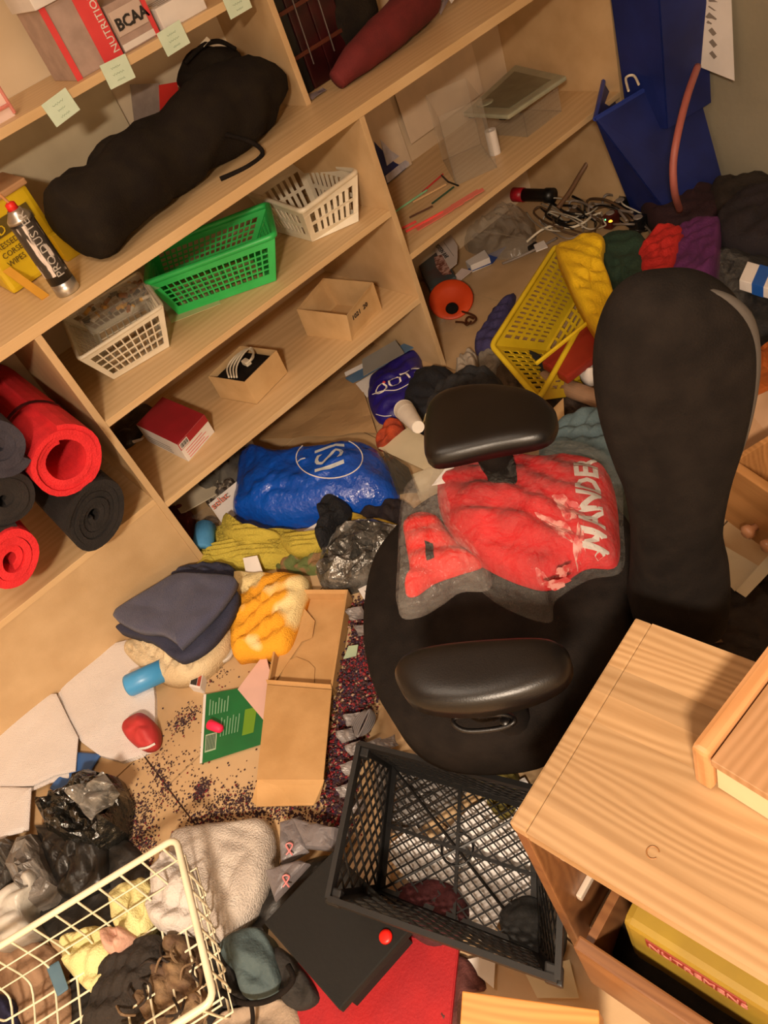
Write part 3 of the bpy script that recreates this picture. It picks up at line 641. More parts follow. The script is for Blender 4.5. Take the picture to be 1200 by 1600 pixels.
# pencils, straws
def stick(a, b, rr, m, label, cat, group, name):
    return S(name, tube(B(), [a, b], rr, 6), m, label, cat, group)
PENC = [('light green', '8AC89A'), ('tan', 'D8B080'), ('dark green', '2A4A3A'), ('red', 'C83A3A'), ('brown', '5A3A2A')]
for k, (p0, p1) in enumerate((((617, 331), (667, 297)), ((645, 316), (697, 288)), ((675, 318), (709, 292)), ((660, 300), (692, 272)), ((640, 340), (676, 322)))):
    n_, h_ = PENC[k]
    stick(W(*p0, ZR + 0.006), W(*p1, ZR + 0.008), 0.0032, mat('pencil_' + str(k), h_, 0.5), n_ + ' stick among the loose sticks on the right bay shelf', 'stick', 'loose sticks on the right bay shelf', 'wooden_stick')
PKM = mat('coral_plastic', 'E8564E', 0.4, 'E04A48', 30); 
for k, (p0, p1) in enumerate((((628, 357), (650, 346)), ((634, 362), (692, 331)))):
    stick(W(*p0, ZR + 0.005), W(*p1, ZR + 0.006), 0.004, PKM, ('short coral straw at the front edge of the right bay shelf', 'long coral straw lying beside the pink strips on the right bay shelf')[k], 'straw', 'coral straws', 'plastic_straw')
for k in range(9):
    p0 = (650 + k * 9, 357 - k * 6 + (k % 3)); p1 = (690 + k * 8, 334 - k * 5 - (k % 2) * 3)
    S('pink_strip', bx if 0 else slab(B(), [W(*p0, ZR + 0.001 + k * 0.0008), W(p0[0] + 3, p0[1] + 4, ZR + 0.001 + k * 0.0008), W(p1[0] + 3, p1[1] + 4, ZR + 0.004 + k * 0.001), W(*p1, ZR + 0.004 + k * 0.001)], 0.0015), mat('salmon_plastic', 'E87868', 0.4), 'salmon pink strip in the spread near the front of the right bay shelf', 'strip', 'salmon pink strips')
S('metal_clip', tube(B(), [W(690, 274, ZR + 0.01), W(700, 284, ZR + 0.01), W(716, 290, ZR + 0.012)], 0.003, 6), BPLAS, 'small black clip at the far end of the loose sticks', 'clip')

# ---------------- yoga mats ----------------
def roll(name, label, c, ro, ri, th, turns, m, L=0.5, sq=1.0, rot=0.0, group='rolled exercise mats', strap=None, seed=0, dx=0.0, y0=None):
    bm = B(); N = int(turns * 26); out = []
    def pt(a, r_, yy):
        e = 1 + 0.03 * math.sin(2 * a + seed) + 0.012 * math.sin(5 * a + seed * 2)
        x = r_ * e * math.cos(a); z = r_ * e * math.sin(a) * sq
        return V((c.x + x * math.cos(rot) - z * math.sin(rot) + dx * (yy - c.y), yy, c.z + x * math.sin(rot) + z * math.cos(rot)))
    for i in range(N + 1):
        f = i / N; a = 2 * PI * turns * f + seed; r1 = ri + (ro - ri) * f; r0 = max(r1 - th, 0.003)
        yf = c.y + 0.004 * math.sin(a * 0.7 + seed) + 0.01 * (1 - f)
        out.append([bm.verts.new(pt(a, r1, yf)), bm.verts.new(pt(a, r0, yf + 0.001)), bm.verts.new(pt(a, r0, c.y + L)), bm.verts.new(pt(a, r1, c.y + L))])
    for i in range(N):
        for j in range(4): bm.faces.new((out[i][j], out[i][(j + 1) % 4], out[i + 1][(j + 1) % 4], out[i + 1][j]))
    bm.faces.new(out[0]); bm.faces.new(out[-1][::-1])
    r = T(name, label, 'mat', V((c.x, c.y + L / 2, c.z - ro)), group)
    o = link('rolled_sheet', bm, m, r)
    for p in o.data.polygons: p.use_smooth = False
    if strap:
        sb = B(); 
        ring = [pt(2 * PI * j / 32, ro + 0.002, c.y + strap) for j in range(32)]
        vs = [[sb.verts.new(p), sb.verts.new(p + V((0, 0.018, 0)))] for p in ring]
        for j in range(32): sb.faces.new((vs[j][0], vs[(j + 1) % 32][0], vs[(j + 1) % 32][1], vs[j][1]))
        bmesh.ops.solidify(sb, geom=sb.faces[:], thickness=0.003)
        link('strap', sb, mat('strap_dark_red', '5A1418', 0.8), r)
    return r
roll('yoga_mat', 'large bright red rolled exercise mat, nearest the divider on top of the others', Y(104, 722, 1.70), 0.088, 0.052, 0.0125, 3.0, REDF, 0.56, 1.0, 0.2, strap=0.17, seed=1)
roll('yoga_mat', 'charcoal black rolled mat squeezed under the big red roll beside the divider', Y(151, 808, 1.70), 0.10, 0.022, 0.0145, 5.0, DKF, 0.56, 0.72, 0.72, strap=None, seed=2)
roll('yoga_mat', 'flattened bright red rolled mat at the lower left of the mat pile', Y(20, 878, 1.71), 0.088, 0.03, 0.02, 2.6, REDF, 0.55, 0.72, 0.85, seed=3.6)
roll('yoga_mat', 'dark rolled mat at the left edge, between the grey roll and the lower red roll', Y(8, 783, 1.72), 0.082, 0.02, 0.016, 4.0, mat('dark_brown_foam', '262120', 0.9, '1E1A1A', 25, 0.35, 260), 0.55, 0.9, 0.3, seed=4.2)
roll('yoga_mat', 'slate grey rolled mat at the left edge, topmost of the dark rolls', Y(-2, 700, 1.70), 0.074, 0.014, 0.02, 3.0, GRYF, 0.55, 1.0, 0.2, seed=5.0)
roll('yoga_mat', 'dark red mat roll lying behind, above the big bright red roll', V((-0.02, 1.83, 0.72)), 0.07, 0.02, 0.012, 4, mat('deep_red_foam', 'A81C24', 0.8, '8E161E', 20, 0.3, 260), 0.42, 1.0, 0.2, seed=2.2)

# =================== office chair ===================
CHR = T('office_chair', 'black office chair with padded arms, tall hourglass backrest, holding the red jersey', 'chair', (0.45, 0.68, 0))
seat_o = [W(p[0], p[1], 0.43) for p in ((600, 845), (576, 900), (568, 980), (580, 1060), (612, 1122), (662, 1158), (740, 1168), (840, 1150), (915, 1080), (965, 1000), (1000, 900), (985, 820), (930, 770), (840, 745), (740, 750), (660, 785))]
link('seat', mound(B(), seat_o, 0.028, zb=0.34, p=6, rings=14, k=5, na=0.003, nf=9), BLK, CHR, smooth=True)
link('seat_shell', prism(B(), [V((0.45, 0.7, 0)) + (V((p.x, p.y, 0)) - V((0.45, 0.7, 0))) * 0.9 + V((0, 0, 0.315)) for p in spline(seat_o, 3, True)], 0.025), BPLAS, CHR)
for pts, zz in ((((663, 700), (664, 660), (672, 632), (700, 612), (760, 604), (830, 614), (866, 640), (868, 668), (845, 690), (770, 705), (690, 722), (668, 716)), 0.62), (((618, 1060), (630, 1030), (680, 1014), (780, 1004), (865, 1004), (892, 1030), (880, 1066), (820, 1096), (730, 1112), (650, 1102)), 0.645)):
    link('arm_pad', mound(B(), [W(a, b, zz) for a, b in pts], 0.021, zb=zz - 0.016, p=5.5, rings=16, k=5), LEATH, CHR, smooth=True)
for c, zt in ((V((0.64, 0.84, 0)), 0.605), (V((0.27, 0.52, 0)), 0.63)):
    u = V((0.55, -0.83, 0)); s = V((0.83, 0.55, 0))
    link('arm_support', tube(B(), spline([c + u * -0.02 + s * 0 + V((0, 0, zt)), c + u * -0.01 + V((0, 0, zt - 0.08)), c.lerp(V((0.45, 0.7, 0)), 0.12) + V((0, 0, 0.5)), c.lerp(V((0.45, 0.7, 0)), 0.22) + V((0, 0, 0.36))], 6), [0.03] * 6 + [0.028] * 13, 12), BLK, CHR, smooth=True)
link('lever', tube(B(), spline([W(708, 1130, 0.60), W(716, 1120, 0.60), W(755, 1116, 0.60), W(795, 1118, 0.60), W(803, 1128, 0.60), W(780, 1138, 0.595), W(730, 1142, 0.595)], 5, True), 0.0035, 6, True), LEATH, CHR, smooth=True)
link('lever_knob', lathe(B(), W(790, 1129, 0.595), (0, 0, 1), [(0, 0.008), (0.006, 0.006)], 12), LEATH, CHR, smooth=True)
# backrest: hourglass cushion, traced in its own upright plane, real thickness
bw_ = V((0.76, -0.65, 0)).normalized(); bn = V((-0.65, -0.76, 0)).normalized(); bo = V((0.60, 0.50, 0))
def PL(px, py):
    r = ray(px, py); t = bo.dot(bn) / r.dot(bn); return V((0, 0, CH)) + r * t
bk = [PL(*p) for p in ((1050, 428), (1000, 436), (961, 466), (937, 520), (930, 580), (936, 645), (953, 710), (977, 770), (988, 830), (988, 890), (984, 950), (1010, 985), (1070, 990), (1122, 975), (1136, 930), (1134, 870), (1124, 815), (1136, 740), (1158, 672), (1174, 600), (1177, 530), (1162, 480), (1128, 446), (1090, 430))]
def cushion(bm, pts, n, th, bulge, k=4, rings=10):
    bd = spline(pts, k, True); c = V((0, 0, 0)); m = len(bd)
    zs_ = [p.z for p in bd]; zmin, zmax = min(zs_), max(zs_)
    # medial line: average of left/right at the same height
    def mid(z):
        xs = []
        for i in range(m):
            a, b = bd[i], bd[(i + 1) % m]
            if (a.z - z) * (b.z - z) <= 0 and abs(a.z - b.z) > 1e-6: xs.append(a.lerp(b, (z - a.z) / (b.z - a.z)))
        return (min(xs, key=lambda q: q.dot(bw_)) + max(xs, key=lambda q: q.dot(bw_))) / 2
    mids = [mid(min(max(p.z, zmin + 0.07), zmax - 0.12)) for p in bd]
    for s, bl in ((1, bulge), (-1, bulge * 0.6)):
        prev = None
        for i in range(rings + 1):
            r = i / rings; cur = []
            for a, b in zip(mids, bd):
                h = th / 2 + bl * (max(0, 1 - r ** 2.6)) - (th * 0.22 * max(0, (r - 0.9) / 0.1))
                cur.append(bm.verts.new(a.lerp(b, r) + n * s * h))
            if prev:
                for j in range(m): bm.faces.new((prev[j], prev[(j + 1) % m], cur[(j + 1) % m], cur[j]))
            prev = cur
        if s == 1: front = prev
    for j in range(m): bm.faces.new((front[j], front[(j + 1) % m], prev[(j + 1) % m], prev[j]))
    return bm
link('backrest', cushion(B(), bk, bn, 0.05, 0.03), BLK, CHR, smooth=True)
rimp = [PL(*p) + bn * 0.018 for p in ((1060, 440), (1096, 442), (1132, 458), (1158, 490), (1168, 540), (1164, 600), (1149, 668), (1124, 735), (1098, 795), (1070, 850), (1046, 905), (1040, 962))]
link('back_rim', tube(B(), spline(rimp, 5), [0.0012 + 0.0073 * min(1, i / 14) for i in range(len(spline(rimp, 5)))], 10), mat('rim_grey', '4A4541', 0.6), CHR, smooth=True)
link('back_post', tube(B(), [V((0.61, 0.46, 0.62)), V((0.60, 0.48, 0.42)), V((0.55, 0.56, 0.33))], 0.022, 12), BPLAS, CHR, smooth=True)
link('gas_column', lathe(B(), (0.53, 0.70, 0.08), (0, 0, 1), [(0, 0.03), (0.12, 0.03), (0.12, 0.018), (0.24, 0.018)], 18), BPLAS, CHR, smooth=True)
for k in range(5):
    a = k * 2 * PI / 5; e = V((0.53 + 0.19 * math.cos(a), 0.70 + 0.19 * math.sin(a), 0.07))
    link('base_leg', tube(B(), [V((0.53, 0.70, 0.11)), e], [0.028, 0.016], 8), BPLAS, CHR, smooth=True)
    link('caster', lathe(B(), e + V((-0.02 * math.sin(a), 0.02 * math.cos(a), -0.044)), (math.sin(a), -math.cos(a), 0), [(0, 0.024), (0.015, 0.026), (0.04, 0.024)], 14), BPLAS, CHR, smooth=True)

# red jerseys in clear film on the seat
RJ = mat('red_jersey', 'BE1018', 0.8, '9C0A12', 9, 0.25, 120)
JZ = 0.462
j = T('folded_jersey', 'folded red jersey printed with white letters, inside a clear film bag on the chair seat', 'jersey', W(830, 820, JZ))
jo = [W(p[0], p[1], JZ) for p in ((684, 770), (705, 745), (760, 738), (800, 728), (880, 722), (940, 734), (958, 760), (967, 820), (964, 884), (915, 890), (862, 922), (815, 915), (760, 890), (715, 860), (694, 820))]
jb = link('body', mound(B(), jo, 0.062, zb=JZ - 0.001, p=4, rings=20, k=6, na=0.007, nf=18, cr=0.008, cf=14, folds=[(0.3, 34, 0.006, 0)], seed=4), RJ, j, smooth=True)
dr = drape_on(jb, 0.0016)
hu = W(925, 725, 0.53) - W(945, 885, 0.53); hr = W(962, 800, 0.53) - W(900, 810, 0.53)
text('lettering', 'WANDER', W(950, 868, 0.50), hu, -hr, 0.051, WINK, j, 0.0004, dr, 0.035)
# white print blobs (faded graphic)
for (px, py, rx, ry, a) in ((890, 790, 24, 14, 0.6), (872, 815, 30, 9, 0.5), (905, 830, 8, 26, 0.2), (870, 900, 20, 8, -0.2), (845, 880, 12, 8, 0.4), (880, 880, 8, 12, 0.9)):
    bm = B(); ps = []
    for q in range(28):
        w = 2 * PI * q / 28; e = 1 + 0.22 * math.sin(3 * w + px) + 0.12 * math.sin(7 * w + py)
        x = rx * e * math.cos(w); y = ry * e * math.sin(w); ps.append(W(px + x * math.cos(a) - y * math.sin(a), py + x * math.sin(a) + y * math.cos(a) + 12, 0.51))
    c = bm.verts.new(sum(ps, V()) / 28); pr = [bm.verts.new(ps[0].lerp(c.co, 0)) for _ in ()]
    mid_ = [bm.verts.new(p.lerp(c.co, 0.5)) for p in ps]; out_ = [bm.verts.new(p) for p in ps]
    for q in range(28):
        bm.faces.new((c, mid_[q], mid_[(q + 1) % 28])); bm.faces.new((mid_[q], out_[q], out_[(q + 1) % 28], mid_[(q + 1) % 28]))
    dr(bm); link('print_patch', bm, mat('faded_print', 'C88880', 0.6, 'B03A3A', 60, ramp=(0.45, 0.55)), j, normals=False)
s = T('red_shirt', 'small bright red shirt with dark neck label, left of the lettered jersey', 'shirt', W(670, 860, JZ))
so = [W(p[0], p[1], JZ) for p in ((632, 822), (650, 806), (682, 808), (705, 838), (735, 868), (755, 885), (720, 898), (680, 912), (650, 932), (634, 928), (642, 900), (636, 860))]
sb_ = link('body', mound(B(), so, 0.032, zb=JZ - 0.001, p=4, rings=12, k=5, na=0.006, nf=20, folds=[(0.8, 40, 0.004, 1)], seed=2), mat('bright_red_jersey', 'D0120E', 0.75, 'BA0C0C', 9, 0.25, 120), s, smooth=True)
bm = B(); q4 = [W(662, 842, 0.5), W(674, 844, 0.5), W(677, 868, 0.5), W(665, 872, 0.5)]
sheet(bm, q4, 6, 0.0); drape_on(sb_, 0.002)(bm); link('neck_label', bm, INK, s, normals=False)
bo1 = [W(p[0], p[1], JZ) for p in ((690, 745), (760, 716), (850, 712), (930, 716), (968, 745), (974, 820), (972, 890), (920, 905), (868, 938), (858, 972), (790, 950), (740, 912), (690, 850), (672, 790))]
S('film_bag', mound(B(), bo1, 0.082, zb=JZ - 0.002, p=5, rings=22, k=6, na=0.006, nf=18, cr=0.010, cf=16, folds=[(0.3, 34, 0.006, 0)], seed=4, jit=0.004), CLR, 'glossy clear film bag wrapped round the lettered red jersey', 'bag')
bo2 = [W(p[0], p[1], JZ) for p in ((624, 960), (624, 900), (626, 840), (632, 780), (650, 755), (690, 735), (720, 760), (720, 820), (760, 880), (765, 920), (720, 925), (690, 945), (655, 964))]
S('film_bag', mound(B(), bo2, 0.055, zb=JZ - 0.002, p=4, rings=18, k=5, na=0.008, nf=20, cr=0.012, cf=20, seed=8, jit=0.004), mat('milky_film', 'DDD6CE', 0.15, 'C8C0B8', 20, 0.6, 30, alpha=0.10, spec=0.9, bdist=0.03), 'milky clear film bag round the small red shirt at the seat front', 'bag')
S('paper_slip', sheet(B(), [W(676, 762, 0.50), W(700, 730, 0.50), W(770, 722, 0.50), W(745, 750, 0.50)], 6, 0.001, 0.006, cr=0.004), PAPER, 'white tissue slip inside the film above the red jersey', 'paper')

# =================== pine chest ===================
PT = 0.62; cA = W(975, 958, PT); cB = W(795, 1285, PT)
e2 = (W(1200, 1530, PT) - cB).normalized(); oo = V((e2.y, -e2.x, 0))
if oo.x > 0: oo = -oo
dep = (cA - cB).dot(-oo); LW = 0.46
cC = cB  # front-left corner
def ch(s, o, z): return cC + e2 * s + oo * o + V((0, 0, z - PT))
CD = T('pine_chest', 'varnished pine chest with knotty top and a drawer pulled open at its front', 'chest', ch(LW / 2, -dep / 2, 0))
ang = -math.atan2(e2.y, e2.x)
PINE = pine('pine_top_wood', ang, dep / 8, 'BA976E', '9C7850', 8); PIND = pine('pine_side_wood', ang, 0.2, '8A5E3A', '72492C', 8); PINB = pine('pine_inner', 0.4, 0.3, '7E5A40', '694830', 6)
def cbox(name, s0, s1, o0, o1, z0, z1, m, bev=0.002, par=None): return link(name, obox(B(), ch(s0, o0, z0), e2 * (s1 - s0), oo * (o1 - o0), V((0, 0, z1 - z0)), bev), m, par or CD)
# top made of an edge lipping and glued staves
cbox('top_lipping', 0.0, 0.022, -dep, 0.0, PT - 0.02, PT, PINE, 0.003)
NS = 8
for i in range(NS):
    w0 = -dep + dep * i / NS; cbox('top_stave', 0.0225, LW, w0, w0 + dep / NS, PT - 0.02, PT - (0.0002 if i % 2 else 0), PINE, 0.0)
# knots on the top
KN = mat('knot_brown', '9C7044', 0.6, '8A6038', 300)
kp = W(1020, 1332, PT + 0.0005)
link('knot', tube(B(), [kp + e2 * 0.006 * math.cos(q / 14 * 5.2 + 0.5) + oo * 0.0065 * math.sin(q / 14 * 5.2 + 0.5) for q in range(15)], 0.0009, 4), KN, CD)
cbox('side_panel', 0.0, 0.018, -dep + 0.004, -0.002, 0.02, PT - 0.02, PIND)
cbox('side_panel', LW - 0.018, LW, -dep + 0.004, -0.002, 0.02, PT - 0.02, PIND)
cbox('back_panel', 0.018, LW - 0.018, -dep + 0.004, -dep + 0.012, 0.02, PT - 0.02, PINB)
cbox('bottom_panel', 0.018, LW - 0.018, -dep + 0.012, -0.01, 0.03, 0.045, PINB)
WS = mat('runner_white', 'C8B8A8', 0.4)
for z in (0.20, 0.33, 0.47): cbox('drawer_runner', 0.018, 0.026, -dep + 0.03, -0.03, z, z + 0.014, WS, 0.002)
cbox('runner_clip', 0.018, 0.028, -0.05, -0.03, 0.54, 0.565, WS, 0.002)
# pulled drawer
dz0, dz1 = 0.20, 0.36
dw = link('drawer', obox(B(), ch(0.05, 0.012, dz0), e2 * (LW - 0.06), oo * 0.018, V((0, 0, dz1 - dz0)), 0.003), PIND, CD)
link('drawer_side', obox(B(), ch(0.055, -0.235, dz0 + 0.01), e2 * 0.012, oo * 0.247, V((0, 0, 0.135)), 0.001), PIND, dw)
link('drawer_side', obox(B(), ch(LW - 0.03, -0.235, dz0 + 0.01), e2 * 0.012, oo * 0.247, V((0, 0, 0.135)), 0.001), PIND, dw)
link('drawer_bottom', obox(B(), ch(0.055, -0.235, dz0 + 0.012), e2 * (LW - 0.085), oo * 0.247, V((0, 0, 0.006))), PINB, dw)
link('drawer_back', obox(B(), ch(0.055, -0.245, dz0 + 0.01), e2 * (LW - 0.085), oo * 0.01, V((0, 0, 0.12))), PIND, dw)
# yellow tin inside, with red band
S('drawer_shade_cloth', mound(B(), [ch(0.07, -0.01, 0.24), ch(0.07, -0.22, 0.24), ch(0.42, -0.22, 0.24), ch(0.42, -0.01, 0.24)], 0.03, zb=0.22, p=6, na=0.01, folds=[(1, 50, 0.005, 0)]), BLKD, 'black cloth filling the open drawer of the pine chest', 'cloth', smooth=True)  # black cloth added so the drawer looks dark inside
YT = T('yellow_tin', 'yellow packet with a red lettered strip standing in the open chest drawer', 'tin', ch(0.2, -0.1, dz0))
def tb(name, s0, s1, o0, o1, z0, z1, m, bev=0.001): return link(name, obox(B(), ch(s0, o0, z0), e2 * (s1 - s0), oo * (o1 - o0), V((0, 0, z1 - z0)), bev), m, YT)
YO = mat('shaded_tin_yellow', 'A08428', 0.6, '8E7224', 10)  # yellow darkened for the shade inside the drawer
tb('tin_body', 0.095, 0.40, -0.14, -0.022, dz0 + 0.02, 0.40, YO, 0.01)
tb('red_band', 0.125, 0.245, -0.0225, -0.0205, 0.36, 0.386, mat('shaded_band_red', '8A3022', 0.6))  # band red also carries the drawer shade in its colour
text('lettering', 'NUTREMENS', ch(0.128, -0.020, 0.366), e2, (0, 0, 1), 0.021, mat('pink_ink', 'B87468', 0.6), YT)
# loose drawer on top of the chest
LD = T('loose_drawer', 'small pine drawer lying upside down on top of the pine chest', 'drawer', W(1180, 1150, PT))
z1 = 0.70; a0 = W(1078, 1165, z1); a1 = W(1200, 1005, z1); a2 = W(1200, 1240, z1)
ux = (a1 - a0).normalized(); uy = V((ux.y, -ux.x, 0)); 
if uy.dot(a2 - a0) < 0: uy = -uy
PIN2 = pine('pine_drawer_wood', -math.atan2(ux.y, ux.x), 0.06, 'BC9068', 'A47A52', 7)
link('front_board', obox(B(), a0, ux * 0.30, uy * 0.02, V((0, 0, -(z1 - PT - 0.001))), 0.006), pine('pine_drawer_front', -math.atan2(ux.y, ux.x), 0.4, 'C99464', 'B07C4C', 6), LD)
link('bottom_board', obox(B(), a0 + uy * 0.022 + V((0, 0, -0.004)), ux * 0.30, uy * 0.2, V((0, 0, -0.012)), 0.001), PIN2, LD)
link('side_board', obox(B(), a0 + uy * 0.022 + V((0, 0, -0.018)) + ux * 0.008, ux * 0.012, uy * 0.2, V((0, 0, -(z1 - PT - 0.02))), 0.001), mat('pale_birch', 'DCC09A', 0.5), LD)

# pine board bottom edge, another loose drawer at right
bz = 0.20; b0, b1, b2 = W(722, 1548, bz), W(936, 1578, bz), W(716, 1640, bz)
S('pine_board', closedbox(B(), [b0, b1, b1 + (b2 - b0) * 1.3, b0 + (b2 - b0) * 1.3], bz, bz - 0.05, 0.002), pine('orange_pine', 0.9, 0.05, 'D8954E', 'BE7836', 9), 'orange pine board at the bottom edge of the picture beside the red folder', 'board')
RDR = T('loose_drawer', 'pine drawer with two wooden knobs standing behind the chair back', 'drawer', W(1170, 780, 0.1))
r0, r1 = W(1140, 712, 0.30), W(1215, 762, 0.30); rd = (r1 - r0).normalized(); ro_ = V((rd.y, -rd.x, 0))
if ro_.x > 0: ro_ = -ro_
PIN3 = pine('pine_far', -math.atan2(rd.y, rd.x), 0.1, 'B98450', '9E6C3C', 7)
link('front_board', obox(B(), r0, rd * 0.26, ro_ * 0.02, V((0, 0, -0.17)), 0.003), PIN3, RDR)
link('side_board', obox(B(), r0 + V((0, 0, -0.01)), rd * 0.012, -ro_ * 0.25, V((0, 0, -0.15)), 0.001), PIN3, RDR)
link('side_board', obox(B(), r0 + rd * 0.248 + V((0, 0, -0.01)), rd * 0.012, -ro_ * 0.25, V((0, 0, -0.15)), 0.001), PIN3, RDR)
link('bottom_board', obox(B(), r0 + V((0, 0, -0.155)), rd * 0.26, -ro_ * 0.25, V((0, 0, 0.006))), PIN3, RDR)
for f in (0.09, 0.14):
    kp = r0 + rd * f + ro_ * 0.02 + V((0, 0, -0.12)); link('knob', lathe(B(), kp, ro_, [(0, 0.008), (0.008, 0.007), (0.014, 0.014), (0.024, 0.015), (0.03, 0.008)], 18), mat('knob_wood', 'C08A66', 0.3), RDR, smooth=True)
S('leaning_board', slab(B(), [W(1155, 625, 0.22), W(1230, 600, 0.24), W(1250, 745, 0.12), W(1128, 740, 0.14)], -0.015), mat('dusty_pine', 'B08A64', 0.6, 'A27C58', 6, stretch=(1, 6, 1)), 'flat brown wooden panel behind the right edge of the chair back', 'panel')
S('copper_wrapper', sheet(B(), [W(1165, 560, 0.3), W(1215, 525, 0.3), W(1225, 610, 0.27), W(1160, 628, 0.27)], 12, 0.001, 0.012, 20, cr=0.02, cf=16), mat('copper_foil', 'A85A28', 0.25, '8A4418', 12, 0.4, 30, metal=0.4), 'crumpled copper brown wrapper at the right edge beside the chair back', 'wrapper')
for k, q in enumerate((((1128, 852), (1200, 895), (1148, 925), (1130, 905)), ((1150, 925), (1200, 870), (1212, 885), (1165, 935)))):
    S('paper_sheet', sheet(B(), [W(a, b, 0.06 + 0.01 * k) for a, b in q], 5, 0.001, 0.004), PAPERB, ('cream paper corner on the floor right of the chair back foot', 'folded paper edge under the two-knobbed drawer at right')[k], 'paper')

# =================== black crate ===================
rz = 0.25
top = [W(513, 1405, rz), W(872, 1533, rz), None, W(562, 1163, rz + 0.02)]; top[2] = top[1] + (top[3] - top[0]) * 0.98
base = [W(592, 1392, 0.035), W(842, 1490, 0.035), None, W(612, 1195, 0.045)]; base[2] = base[1] + (base[3] - base[0])
CR = T('milk_crate', 'black diamond-mesh plastic crate, open side up, between chair and pine chest', 'crate', sum(base, V()) / 4)
for i in range(4):
    k = (i + 1) % 4; q = [base[i], base[k], top[k], top[i]]; L = (base[k] - base[i]).length
    link('mesh_wall', lattice(B(), q, max(5, round(L / 0.034)), 5, 0.0034, 0.004, 0.05, True, 0.09), DARKP, CR)
link('mesh_floor', lattice(B(), base, 10, 10, 0.0028, 0.003, 0.04, True), DARKP, CR)
rp_ = []
for i in range(4):
    a, b = top[i], top[(i + 1) % 4]; n = (b - a).cross(V((0, 0, 1))).normalized()
    bar(bmx := B(), a, b, 0.009, 0.012, V((0, 0, 1))); link('rim_bar', bmx, DARKP, CR)
    hx = B(); u = (top[(i + 1) % 4] - a).normalized() * 0.02; v = (top[i - 1] - a).normalized() * 0.02
    hexa(hx, [a - u * .3 - v * .3, a + u - v * .3, a + u + v, a - u * .3 + v, *[p + V((0, 0, -0.014)) for p in (a - u * .3 - v * .3, a + u - v * .3, a + u + v, a - u * .3 + v)]], 0.003); link('corner_cap', hx, DARKP, CR)
cm = sum(base, V()) / 4
for i in range(4): bar(bmx := B(), (base[i] + base[(i + 1) % 4]) / 2, cm, 0.006, 0.006, V((0, 0, 1))); link('floor_rib', bmx, DARKP, CR)
link('floor_rib', tube(B(), [base[0], base[2]], 0.003, 5), DARKP, CR); link('floor_rib', tube(B(), [base[1], base[3]], 0.003, 5), DARKP, CR)
link('floor_rib', tube(B(), [cm + V((0.03 * math.cos(a), 0.03 * math.sin(a), 0)) for a in [q * PI / 10 for q in range(20)]], 0.0025, 5, True), DARKP, CR)

# =================== yellow crate with clothes ===================
YC = mat('crate_yellow', 'DCC02A', 0.42, 'CCAE20', 10)
A_, B_, D_ = W(768, 540, 0.20), W(868, 384, 0.20), W(842, 625, 0.17); C_ = B_ + D_ - A_
A1 = W(852, 548, 0.05); B1 = A1 + (B_ - A_) * 0.86; D1 = A1 + (D_ - A_) * 0.86; C1 = B1 + D1 - A1; 
ycr = basket('yellow_crate', 'tipped yellow slotted plastic crate with clothes hanging over it', [A1, D1, C1, B1], [A_, D_, C_, B_], YC, 10, 5, bw=0.009, th=0.004, rim=0.0085, mar=0.08, bg=(10, 8), marv=0.12)
ycr['category'] = 'crate'
link('divider_bar', tube(B(), [W(838, 568, 0.20), W(936, 490, 0.20)], 0.006, 6), YC, ycr)
S('red_case', closedbox(B(), [W(846, 566, 0.17), W(885, 590, 0.17), W(950, 540, 0.17), W(912, 500, 0.17)], 0.17, 0.145, 0.006), mat('brick_red_plastic', '8E2A1C', 0.45, '7C2016', 12), 'flat brick red case lying under the bar of the yellow crate', 'case')
def cloth(name, label, cat, pts, z, H, m, seed=0, na=0.01, nf=14, folds=None, k=5, zb=None, p=6.0, cr=0.005, cf=14, jit=0.0, group=None, sharp=False, rings=14, wob=0.0, q=0.5):
    folds = folds or [(seed * 1.7, 42, H * 0.22, seed)]; folds = folds + [(folds[0][0] + 0.9, folds[0][1] * 1.6, folds[0][2] * 0.5, seed)]
    return S(name, mound(B(), O(pts, z), H, zb=(z - 0.004) if zb is None else zb, p=p, rings=rings, k=k, na=na, nf=nf, cr=cr, cf=cf, folds=folds, seed=seed, sharp=sharp, wob=wob, q=q, jit=jit), m, label, cat, group, smooth=not jit)
def fab(key, c, c2, b=0.3, bs=150, sc=10, **k): return mat(key, c, 0.85, c2, sc, b, bs, **k)
cloth('yellow_cloth', 'bright yellow garment hanging over the yellow crate', 'clothing', [(868, 388), (890, 378), (918, 366), (944, 374), (942, 405), (954, 440), (962, 485), (948, 534), (928, 510), (903, 470), (884, 430)], 0.24, 0.02, fab('yellow_nylon', 'E8C010', 'D4AA08'), 1, folds=[(0.0, 40, 0.005, 0)], zb=0.19, p=9)
cloth('green_cloth', 'dark green garment between the yellow and the red clothes', 'clothing', [(938, 376), (975, 362), (1008, 374), (1012, 430), (990, 480), (962, 520), (956, 470), (945, 430)], 0.20, 0.025, fab('dark_green_knit', '1E3A2A', '183024'), 2, folds=[(0.4, 30, 0.006, 0)], zb=0.02)
cloth('red_cloth', 'red garment behind the top of the chair back', 'clothing', [(995, 405), (1015, 372), (1040, 358), (1070, 365), (1062, 400), (1045, 440), (1010, 450)], 0.20, 0.03, fab('red_knit', 'B81E18', 'A01612'), 3, folds=[(0.8, 36, 0.007, 0)], zb=0.02)
cloth('purple_cloth', 'purple garment beside the red one behind the chair back', 'clothing', [(1052, 372), (1082, 350), (1124, 344), (1126, 380), (1118, 425), (1085, 450), (1045, 440)], 0.19, 0.03, fab('purple_knit', '5A1E5A', '4C184E'), 4, folds=[(1.3, 40, 0.005, 0)], zb=0.02)
